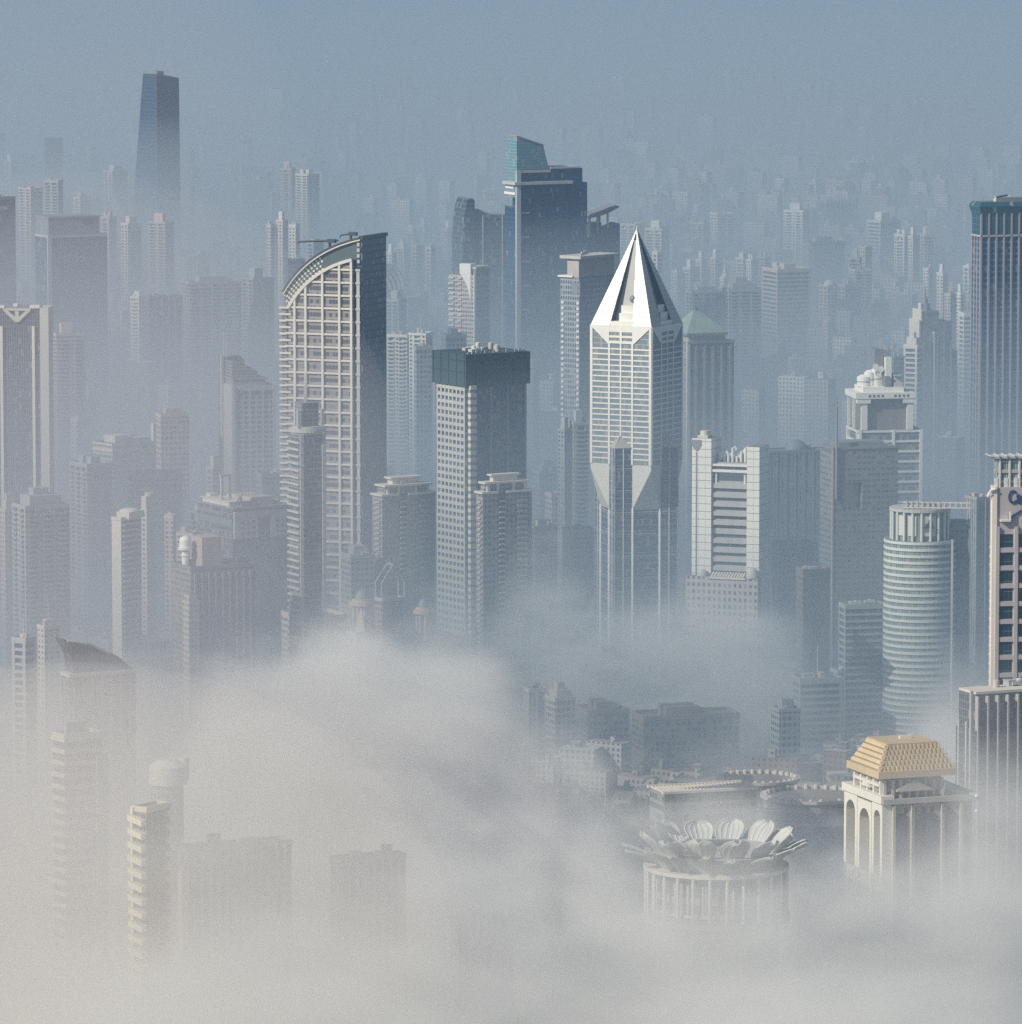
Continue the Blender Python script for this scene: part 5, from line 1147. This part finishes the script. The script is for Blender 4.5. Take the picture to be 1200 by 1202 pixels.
def wedge_building():
    s = Bd('wedge_topped_block', 'building', 'very wide hazy banded block with a wedge-shaped dark top, upper right', 1056, 1062, 1114, 226, 7400, 70); Z, D = s.Z, s.D; W = s.w = 40; d, H = s.d, s.H; P = [(-W, 0), (0, 0), (0, d), (-W, d)]; s.body(FM['glass'], col=(.3, .33, .36), poly=P)
    s.bands([H - 2 - 9 * k for k in range(22)], 2.4, .8, GREY, poly=P); b = MB(); b.yz([(-1, H), (d * .75, H), (d * .75, Z(221)), (-1, Z(213))], -W, -2); s.part('wedge_crown', b, DARK); b = MB(); b.box(-W, 1.5, -2, d, H, H + 1.6); s.part('roof_edge', b, PALE)
wedge_building()

# ------------------------------------------------------------------ the rest of the city, measured in the photograph
ROWS = '''52 55 74 163 7500 glass dark bare|23 26 42 183 8000 glass dark bare|5 13 20 190 7500 apt cream cube|102 106 113 174 8000 apt cream cone|22 36 50 222 6000 apt cream flat|52 68 74 214 5850 apt grey flat
110 116 133 166 9000 grid blue flat|122 132 150 202 6900 apt cream house|140 148 158 190 8500 apt grey house|118 128 137 256 5850 apt pink twin|142 150 166 264 5600 apt cream house|174 194 204 262 5650 apt pink cube
194 210 262 214 8300 apt grey twin|262 280 327 214 8000 apt blue twin|322 330 344 168 8500 apt cream house|329 342 347 199 6650 apt pink cube|347 361 375 206 6450 apt cream twin|313 318 323 266 5500 apt cream flat
324 332 338 260 5500 apt cream cube|339 347 352 266 5450 apt cream flat|360 368 380 286 5400 apt grey house|213 222 284 333 5000 apt grey house|284 297 322 328 5050 apt grey cube|334 338 358 306 5000 grid dark flat
153 163 174 350 5000 apt white house|171 175 214 349 4900 glass blue flat|226 232 246 300 6000 apt grey house|240 250 262 285 6300 apt grey flat|86 94 106 233 6500 apt cream house|60 66 84 235 6700 apt grey cube
728 746 757 264 6200 apt white flat|757 777 786 270 6000 apt white cube|766 772 778 297 5600 ribbon white flat|757 765 772 232 7600 apt white cube|770 778 786 220 8200 apt cream cube|798 806 815 259 6800 grid blue cube
810 819 832 249 6950 apt white cube|812 826 834 263 6350 apt pink flat|834 842 862 252 6300 apt white flat|788 795 800 319 5700 apt white flat|802 810 821 316 5700 apt white cube|817 824 831 306 5800 apt cream cube
834 840 848 304 5750 apt cream cube|845 850 856 327 5600 apt white cone|864 873 880 304 5750 apt white house|876 882 890 306 5700 apt white twin|888 898 905 303 5900 apt pink twin|889 902 912 252 7800 apt pink flat
895 913 952 318 5300 ribbon pink twin|920 943 951 249 6300 apt white cube|950 956 992 286 5900 grid dark twin|964 970 1000 238 6600 glass dark crown|997 1009 1012 304 5500 apt grey cube|1008 1016 1024 291 5700 grid pink flat
998 1004 1024 318 5450 apt cream flat|1018 1034 1058 260 6200 ribbon white cube|1010 1016 1060 234 7400 grid dark cone|1050 1062 1068 277 5800 apt white twin|1066 1072 1080 278 5750 apt cream cube|1080 1085 1098 277 5900 apt cream cube
962 972 986 336 5400 apt cream dome|984 992 1010 336 5350 apt grey twin|1084 1090 1096 317 5500 apt white flat|1100 1107 1113 322 5300 apt white cube|1109 1116 1123 347 5000 apt pink cone|1122 1128 1133 346 5050 apt white cube
1131 1138 1143 313 5600 ribbon white dome|1126 1132 1146 370 4900 ribbon white flat|453 460 466 298 5700 apt white cube|465 474 481 292 6000 apt cream step|476 485 493 274 6400 apt cream cube|484 489 498 290 5900 ribbon pink flat
500 506 512 291 5850 ribbon pink flat|490 498 507 266 6600 apt cream cube|518 525 541 270 6300 apt cream cube|453 468 478 354 5200 apt grey cube|454 478 482 395 4500 apt white flat|480 500 508 393 4450 apt white flat
486 489 506 410 4300 grid grey flat|518 524 548 396 4400 grid blue twin|806 812 850 344 5050 apt grey house|848 856 894 342 5000 apt grey step|862 884 901 428 5100 ribbon pink flat|967 972 980 378 5200 apt pink flat
1061 1077 1084 407 4500 ribbon white step|1046 1050 1062 420 4450 grid blue flat|1030 1034 1046 413 4700 grid dark flat|62 66 100 394 4450 apt pink cube|183 189 222 489 4000 grid pink house|83 91 96 494 4400 apt pink flat
93 99 112 468 4600 apt grey cone|655 663 673 506 4000 apt grey cube|668 674 692 498 4000 apt grey cube|893 902 977 531 3830 slit blue dome|1133 1147 1168 586 3500 slit grey flat|14 30 82 597 3500 apt grey step
82 102 132 548 3900 apt grey twin|150 160 215 560 3850 ribbon grey flat|193 203 207 608 3600 apt pink flat|207 226 232 628 3500 apt cream flat|221 232 250 602 3650 apt blue house|242 250 264 551 4050 apt cream cube
300 308 346 560 3750 grid blue flat|400 412 440 655 3600 grid grey house|625 634 662 556 4200 grid grey step|640 648 668 582 4050 grid pink flat|660 668 700 625 3800 apt grey flat|618 628 655 620 3850 apt brown house
1128 1136 1160 600 3900 grid dark flat|985 993 1040 712 3350 ribbon grey flat|905 915 960 640 3700 grid grey flat|935 944 975 672 3550 grid brown flat|14 30 42 752 3000 ribbon grey flat|44 52 70 738 3150 apt cream house
330 352 408 728 3400 grid pink twin|408 418 440 745 3300 grid pink cone|615 621 642 812 3350 slit cream flat|640 652 676 822 3330 grid cream step|676 690 740 838 3300 grid brown twin|742 756 870 845 3250 grid brown twin
860 872 904 768 3500 grid cream twin|905 915 940 835 3200 grid grey house|975 984 1010 790 3350 grid grey flat|0 6 20 600 3650 apt pink step|116 128 200 756 3500 slit grey flat|930 940 990 800 3300 ribbon grey flat
700 706 735 790 3420 grid brown flat|1140 1146 1165 505 4700 apt white twin|1160 1170 1200 500 4650 grid cream twin|560 566 600 470 5000 grid blue flat|222 230 240 420 5300 apt pink flat|102 108 125 400 5200 apt grey flat'''
for r_ in ROWS.replace('\n', '|').split('|'):
    q = r_.split(); plain(float(q[0]), float(q[1]), float(q[2]), float(q[3]), float(q[4]), q[5], q[6], q[7])
def free(x, y, r): return all((x - a) ** 2 + (y - b_) ** 2 > (r + q) ** 2 for a, b_, q in FOOT)
rnd = random.Random(77); made = 0
for band, cnt, h0, h1, w0, w1 in (((3220, 3700), 30, 9, 26, 12, 34), ((3700, 4600), 50, 12, 42, 12, 28), ((4600, 6200), 34, 25, 80, 13, 24), ((6200, 9000), 24, 40, 95, 14, 26)):
    n = 0; tries = 0
    while n < cnt and tries < 4000:
        tries += 1; Y = rnd.uniform(*band); x = rnd.uniform(-.092, .09) * Y; wd = rnd.uniform(w0, w1)
        if not free(x, Y, wd * .75): continue
        h = rnd.uniform(h0, h1) ** 1.0; px = 600 + x * FPX / Y; wpx = wd * FPX / Y; top = (CZ - h) * FPX / Y - 195; top = max(top, 5)
        k = rnd.uniform(.25, .6); plain(px - wpx * k, px, px + wpx * (1 - k), top, Y, rnd.choice(['apt', 'apt', 'apt', 'grid', 'ribbon', 'slit']), rnd.choice(['white', 'cream', 'cream', 'pink', 'grey', 'grey', 'blue']), rnd.choice(['house', 'twin', 'cube', 'step', 'flat', 'flat'])); n += 1
# the low carpet of roofs between and beyond the towers: thousands of blocks, one object
cm, t_, p_ = base_nodes('small_block_wall'); MATS['small_block_wall'] = cm
gi = t_.nodes.new('ShaderNodeNewGeometry'); cr_ = t_.nodes.new('ShaderNodeValToRGB'); e_ = cr_.color_ramp; e_.interpolation = 'CONSTANT'; t_.links.new(gi.outputs['Random Per Island'], cr_.inputs[0])
for i, cc_ in enumerate(((.6, .57, .5), (.36, .35, .34), (.5, .42, .38), (.68, .66, .62), (.2, .21, .22), (.44, .4, .34), (.3, .2, .16), (.62, .6, .56))):
    if i > 1: e_.elements.new(i / 8)
    e_.elements[i].position = i / 8; e_.elements[i].color = (*cc_, 1)
uv = t_.nodes.new('ShaderNodeUVMap'); uv.uv_map = 'UVMap'; sp_ = t_.nodes.new('ShaderNodeSeparateXYZ'); t_.links.new(uv.outputs[0], sp_.inputs[0])
def ins(x, d_, f): return mathn(t_, 'LESS_THAN', mathn(t_, 'ABSOLUTE', mathn(t_, 'SUBTRACT', mathn(t_, 'FRACT', mathn(t_, 'DIVIDE', x, d_)), .5)), f / 2)
sn_ = t_.nodes.new('ShaderNodeSeparateXYZ'); t_.links.new(gi.outputs['Normal'], sn_.inputs[0])
wi = mathn(t_, 'MULTIPLY', mathn(t_, 'MULTIPLY', ins(sp_.outputs[0], 3.2, .5), ins(sp_.outputs[1], 3.2, .5)), mathn(t_, 'LESS_THAN', sn_.outputs[2], .5))
t_.links.new(mixc(t_, wi, cr_.outputs[0], (.07, .085, .1)), p_.inputs['Base Color']); p_.inputs['Roughness'].default_value = .8
b = MB(); rc_ = random.Random(5); cnt_ = 0
while cnt_ < 8500:
    Y = 3120 + 7300 * rc_.random() ** 1.25; x = rc_.uniform(-.098, .098) * Y
    if rc_.random() < .18: Y = rc_.uniform(5000, 8000); x = rc_.uniform(.02, .08) * Y
    tall = rc_.random() < (.08 if Y < 5000 else .4 if Y < 7500 else .22)
    wd = rc_.uniform(9, 26) if tall else rc_.uniform(10, 30); dp = rc_.uniform(8, 16); h = rc_.uniform(35, 105) * (1.15 if Y > 6500 else 1) if tall else rc_.choice((6, 9, 12, 15, 18, 21, 24)) * rc_.uniform(.9, 1.1)
    if Y < 4300 and tall: h *= .35
    if not free(x, Y, max(wd, dp) * .62): continue
    cnt_ += 1; a = rc_.choice((-.45, -.45, -.3, -.6, .2)) + rc_.uniform(-.08, .08); ca, sa = math.cos(a), math.sin(a)
    q = [(x + u * ca - v * sa, Y + u * sa + v * ca) for u, v in ((-wd / 2, -dp / 2), (wd / 2, -dp / 2), (wd / 2, dp / 2), (-wd / 2, dp / 2))]
    if not tall and h < 13 and rc_.random() < .6:      # pitched roof
        b.prism(q, 0, h, top=False); m0 = ((q[0][0] + q[3][0]) / 2, (q[0][1] + q[3][1]) / 2, h + 3.5); m1 = ((q[1][0] + q[2][0]) / 2, (q[1][1] + q[2][1]) / 2, h + 3.5)
        P_ = [(*p, h) for p in q]; b.face([P_[0], P_[1], m1, m0]); b.face([P_[2], P_[3], m0, m1]); b.face([P_[1], P_[2], m1]); b.face([P_[3], P_[0], m0])
    else:
        b.prism(q, 0, h); cx_, cy_ = x + rc_.uniform(-.2, .2) * wd, Y; r_ = min(wd, dp) * rc_.uniform(.18, .3); b.prism(ngon(cx_, cy_, r_, 4, a + .785), h, h + rc_.uniform(2.5, 5))
o = b.build('city_blocks', cm); o['kind'] = 'stuff'; o['label'] = 'low carpet of roofs and small blocks between the towers'
# ------------------------------------------------------------------ park trees between the low roofs
def leaf_mass(name, spots, label):
    rnd = random.Random(3); b = MB()
    for x, y, r, h in spots:
        for _ in range(int(r * 26)):
            a, e = rnd.uniform(0, math.tau), math.sqrt(rnd.random()); cx, cy = x + r * e * math.cos(a), y + r * e * math.sin(a); cz = h * (.55 + .5 * rnd.random() * (1 - e * .5)); q = rnd.uniform(.8, 1.9)
            n1_ = Vector((rnd.uniform(-1, 1), rnd.uniform(-1, 1), rnd.uniform(-.4, 1))).normalized(); u = n1_.orthogonal().normalized() * q; v = n1_.cross(u)
            c_ = Vector((cx, cy, cz)); b.face([c_ - u - v, c_ + u - v * .6, c_ + u * .7 + v, c_ - u * .8 + v * .7])
    o = b.build(name, solid('tree_leaves', (.045, .075, .035), .8), None); o['kind'] = 'stuff'; o['label'] = label
sp = []; rnd = random.Random(12)
for px0, px1, Y0, Y1, n_ in ((640, 700, 3750, 3980, 26), (900, 985, 3420, 3560, 26), (640, 900, 3060, 3240, 60), (560, 640, 3900, 4050, 14), (870, 960, 4500, 4800, 24), (100, 300, 3250, 3380, 24)):
    for _ in range(n_):
        Y = rnd.uniform(Y0, Y1); x = (rnd.uniform(px0, px1) - 600) * Y / FPX
        if free(x, Y, 6): sp.append((x, Y, rnd.uniform(4, 8), rnd.uniform(8, 14)))
leaf_mass('park_trees', sp, 'dark park trees between the low roofs')

# ------------------------------------------------------------------ labels of the plain buildings
def words():
    CN = {'white': 'white', 'cream': 'cream', 'pink': 'pinkish', 'grey': 'grey', 'brown': 'brown', 'dark': 'dark', 'blue': 'bluish'}
    RN = {'crown': 'finned', 'cone': 'point-roofed', 'dome': 'dome-roofed', 'cube': 'box-topped', 'twin': 'twin-topped', 'step': 'stepped-top', 'house': '', 'flat': 'flat-roofed', 'bare': ''}
    by = {}
    for s, col, form, roof in AUTO:
        s.top_ = (CZ - s.H) * FPX / s.Y - 195
        L_ = min(LAND, key=lambda l: math.hypot(l[0] - s.px, (l[1] - s.top_) * .8)); dx, dy = s.px - L_[0], s.top_ - L_[1]
        rel = ('right of' if dx > 0 else 'left of') if abs(dx) > abs(dy) * .8 else ('beyond' if dy < 0 else 'below')
        dist = 'faint ' if s.Y > 7600 else ''
        lab = ' '.join((dist + RN[roof] + ' ' + CN[col] + ' ' + form + ' ' + rel + ' ' + L_[2]).split()); by.setdefault(lab, []).append(s)
        s.o['group'] = {'apartment tower': 'apartment towers of the hazy city', 'ribbed tower': 'ribbed towers of the hazy city', 'glass tower': 'glass towers of the hazy city'}.get(form, 'blocks of the hazy city')
    NUM = ['leftmost', 'second from left', 'third from left', 'fourth from left', 'fifth from left', 'sixth from left', 'seventh from left', 'eighth from left', 'ninth from left']
    for lab, L_ in by.items():
        L_.sort(key=lambda s: s.px)
        for i, s in enumerate(L_): s.o['label'] = lab if len(L_) == 1 else (lab + ', ' + (NUM[i] if i < len(L_) - 1 or i == 0 else 'rightmost'))
words()

# ------------------------------------------------------------------ haze, ground mist, fog bank
def vol(name, col, den, an):
    m = bpy.data.materials.new(name); m.use_nodes = True; t = m.node_tree; t.nodes.clear()
    o = t.nodes.new('ShaderNodeOutputMaterial'); p = t.nodes.new('ShaderNodeVolumePrincipled')
    p.inputs['Color'].default_value = (*col, 1); p.inputs['Density'].default_value = den; p.inputs['Anisotropy'].default_value = an
    t.links.new(p.outputs[0], o.inputs['Volume']); return m, p
def vbox(name, x0, x1, y0, y1, z0, z1, m):
    b = MB(); b.box(x0, x1, y0, y1, z0, z1); o = b.build(name, m); o['kind'] = 'stuff'
hz, _ = vol('haze_air', (.345, .505, .715), 6.2e-5, 0.0); vbox('haze', -9000, 9000, -400, 32000, -3, 562, hz)
for top, den, y0 in ((60, 1.5e-3, 2480), (125, 1.05e-3, 2900), (215, 6.3e-4, 2950), (90, 6e-4, 3950), (160, 2.8e-4, 4020), (235, 1.3e-4, 4100)):
    m, _ = vol('ground_mist_air', (.56, .675, .765), den, 0); vbox('ground_mist', -8900 - top, 8900 + top, y0, 31900 - top, -2.5 - top * .001, top, m)
fm, p = vol('fog_air', (1, 1, .975), .038, 0.0); p.inputs['Density Attribute'].default_value = 'density'
# added haze ellipsoids on the left, warm light and mauve put into their colour
for (px, py, Y, rx, ry, rz, den, cc_) in ((40, 1140, 1650, 120, 330, 75, 1.8e-3, (1, .95, .88)), (190, 1030, 1900, 150, 260, 66, 1.5e-3, (.80, .76, .77)), (60, 640, 2400, 150, 500, 150, 4.2e-4, (.84, .79, .81)), (60, 380, 2300, 100, 700, 190, 1.2e-4, (.84, .78, .80))):
    q = pt(px, py, Y); b = MB(); b.ball(0, 0, 0, 1, 48, 24); m, _ = vol('tinted_haze_air', cc_, den, 0); o = b.build('tinted_haze', m); o['kind'] = 'stuff'; o.location = q; o.scale = (rx, ry, rz)
gt = bpy.data.node_groups.new('fog_bank', 'GeometryNodeTree')
gt.interface.new_socket('Geometry', in_out='INPUT', socket_type='NodeSocketGeometry'); gt.interface.new_socket('Geometry', in_out='OUTPUT', socket_type='NodeSocketGeometry')
N = gt.nodes; out = N.new('NodeGroupOutput'); vc = N.new('GeometryNodeVolumeCube'); sm = N.new('GeometryNodeSetMaterial'); sm.inputs['Material'].default_value = fm
def lk(a, b_): gt.links.new(a, b_)
def M(op, *a):
    n = N.new('ShaderNodeMath'); n.operation = op
    for i, v in enumerate(a):
        if isinstance(v, (int, float)): n.inputs[i].default_value = v
        else: lk(v, n.inputs[i])
    return n.outputs[0]
pos = N.new('GeometryNodeInputPosition'); sx = N.new('ShaderNodeSeparateXYZ'); lk(pos.outputs[0], sx.inputs[0]); GX, GY, GZ = sx.outputs
sc_ = N.new('ShaderNodeVectorMath'); sc_.operation = 'MULTIPLY'; lk(pos.outputs[0], sc_.inputs[0]); sc_.inputs[1].default_value = (.85, 1.0, 2.1); SCP = sc_.outputs[0]
def gnoise(scale, detail, rough, dist):
    nz = N.new('ShaderNodeTexNoise'); nz.inputs['Scale'].default_value = scale; nz.inputs['Detail'].default_value = detail; nz.inputs['Roughness'].default_value = rough; nz.inputs['Distortion'].default_value = dist
    lk(SCP, nz.inputs['Vector']); return M('SUBTRACT', nz.outputs[0], .5)
NB = gnoise(1 / 120, 5, .58, .8); NS = gnoise(1 / 38, 6, .62, 1.2)
NBh = M('MULTIPLY', NB, 145); BUMP = M('ADD', NBh, M('MULTIPLY', NS, 68))
tot = None
def bank(px, py, Y, wpx, wy, den, soft=40, pw=5, rough=1.0):
    """flat-topped body of fog: crest seen at (px, py) at distance Y, half width wpx pixels, half depth wy metres"""
    global tot
    q = pt(px, py, Y); wx = wpx * Y / FPX
    a = M('POWER', M('ABSOLUTE', M('DIVIDE', M('SUBTRACT', GX, q.x), wx)), pw); b_ = M('POWER', M('ABSOLUTE', M('DIVIDE', M('SUBTRACT', GY, Y), wy)), pw)
    e = M('EXPONENT', M('MULTIPLY', M('ADD', a, b_), -1))
    h = M('ADD', M('SUBTRACT', M('MULTIPLY', e, q.z + 40), M('ADD', GZ, 40)), M('MULTIPLY', BUMP, rough))
    mr = N.new('ShaderNodeMapRange'); mr.interpolation_type = 'SMOOTHSTEP'; lk(h, mr.inputs[0]); mr.inputs[1].default_value = -soft * .4; mr.inputs[2].default_value = soft
    v = M('MULTIPLY', mr.outputs[0], den); tot = v if tot is None else M('ADD', tot, v)
BANKS = [(290, 800, 2800, 130, 200, .9, 70, 3), (400, 775, 2720, 150, 240, 1.3, 70, 3), (530, 820, 2600, 150, 230, 1.0, 75, 3), (650, 895, 2420, 130, 200, .7, 70, 3), (260, 900, 2450, 200, 200, .22, 80, 3),
         (600, 1085, 1780, 900, 260, .2, 70), (900, 1060, 1800, 420, 240, .12, 70), (600, 1175, 1640, 900, 220, .5, 70), (330, 915, 1880, 330, 190, .08, 75), (90, 865, 1980, 140, 160, .12, 75), (730, 945, 1860, 100, 130, .38, 60), (850, 960, 1880, 120, 100, .36, 60), (560, 1010, 1800, 140, 120, .4, 60),
         (100, 750, 2330, 150, 180, .06, 60), (1150, 845, 2350, 140, 200, .07, 60), (1070, 965, 2000, 190, 150, .7, 70), (1190, 970, 2100, 110, 150, .7, 65),
         (300, 950, 2350, 420, 420, .05, 60), (790, 690, 3390, 200, 110, .5, 70, 3), (900, 735, 3300, 90, 100, .28, 60, 3), (640, 650, 3440, 90, 80, .45, 55, 3), (1140, 795, 3020, 110, 110, .6, 55, 3), (60, 820, 2900, 190, 330, .05, 60), (520, 700, 3400, 90, 70, .25, 55, 3), (850, 920, 2330, 120, 120, .35, 60, 3), (900, 880, 2520, 170, 110, .42, 60, 3)]
for a in BANKS: bank(*a)
md_ = N.new('ShaderNodeMapRange'); lk(gnoise(1 / 75, 7, .64, 1.6), md_.inputs[0]); md_.inputs[1].default_value = -.11; md_.inputs[2].default_value = .14; md_.inputs[3].default_value = .1; md_.inputs[4].default_value = 2.0
lk(M('MULTIPLY', tot, md_.outputs[0]), vc.inputs['Density'])
B0, B1 = (-390, 1350, 1), (430, 3800, 285)
vc.inputs['Min'].default_value = B0; vc.inputs['Max'].default_value = B1
for ax, n_ in zip('XYZ', (270, 810, 88)): vc.inputs['Resolution ' + ax].default_value = n_
lk(vc.outputs[0], sm.inputs[0]); lk(sm.outputs[0], out.inputs[0])
vd = bpy.data.volumes.new('fog_bank'); vd.materials.append(fm); fo = bpy.data.objects.new('fog_bank', vd); COL.objects.link(fo); fo['kind'] = 'stuff'
md = fo.modifiers.new('fog', 'NODES'); md.node_group = gt
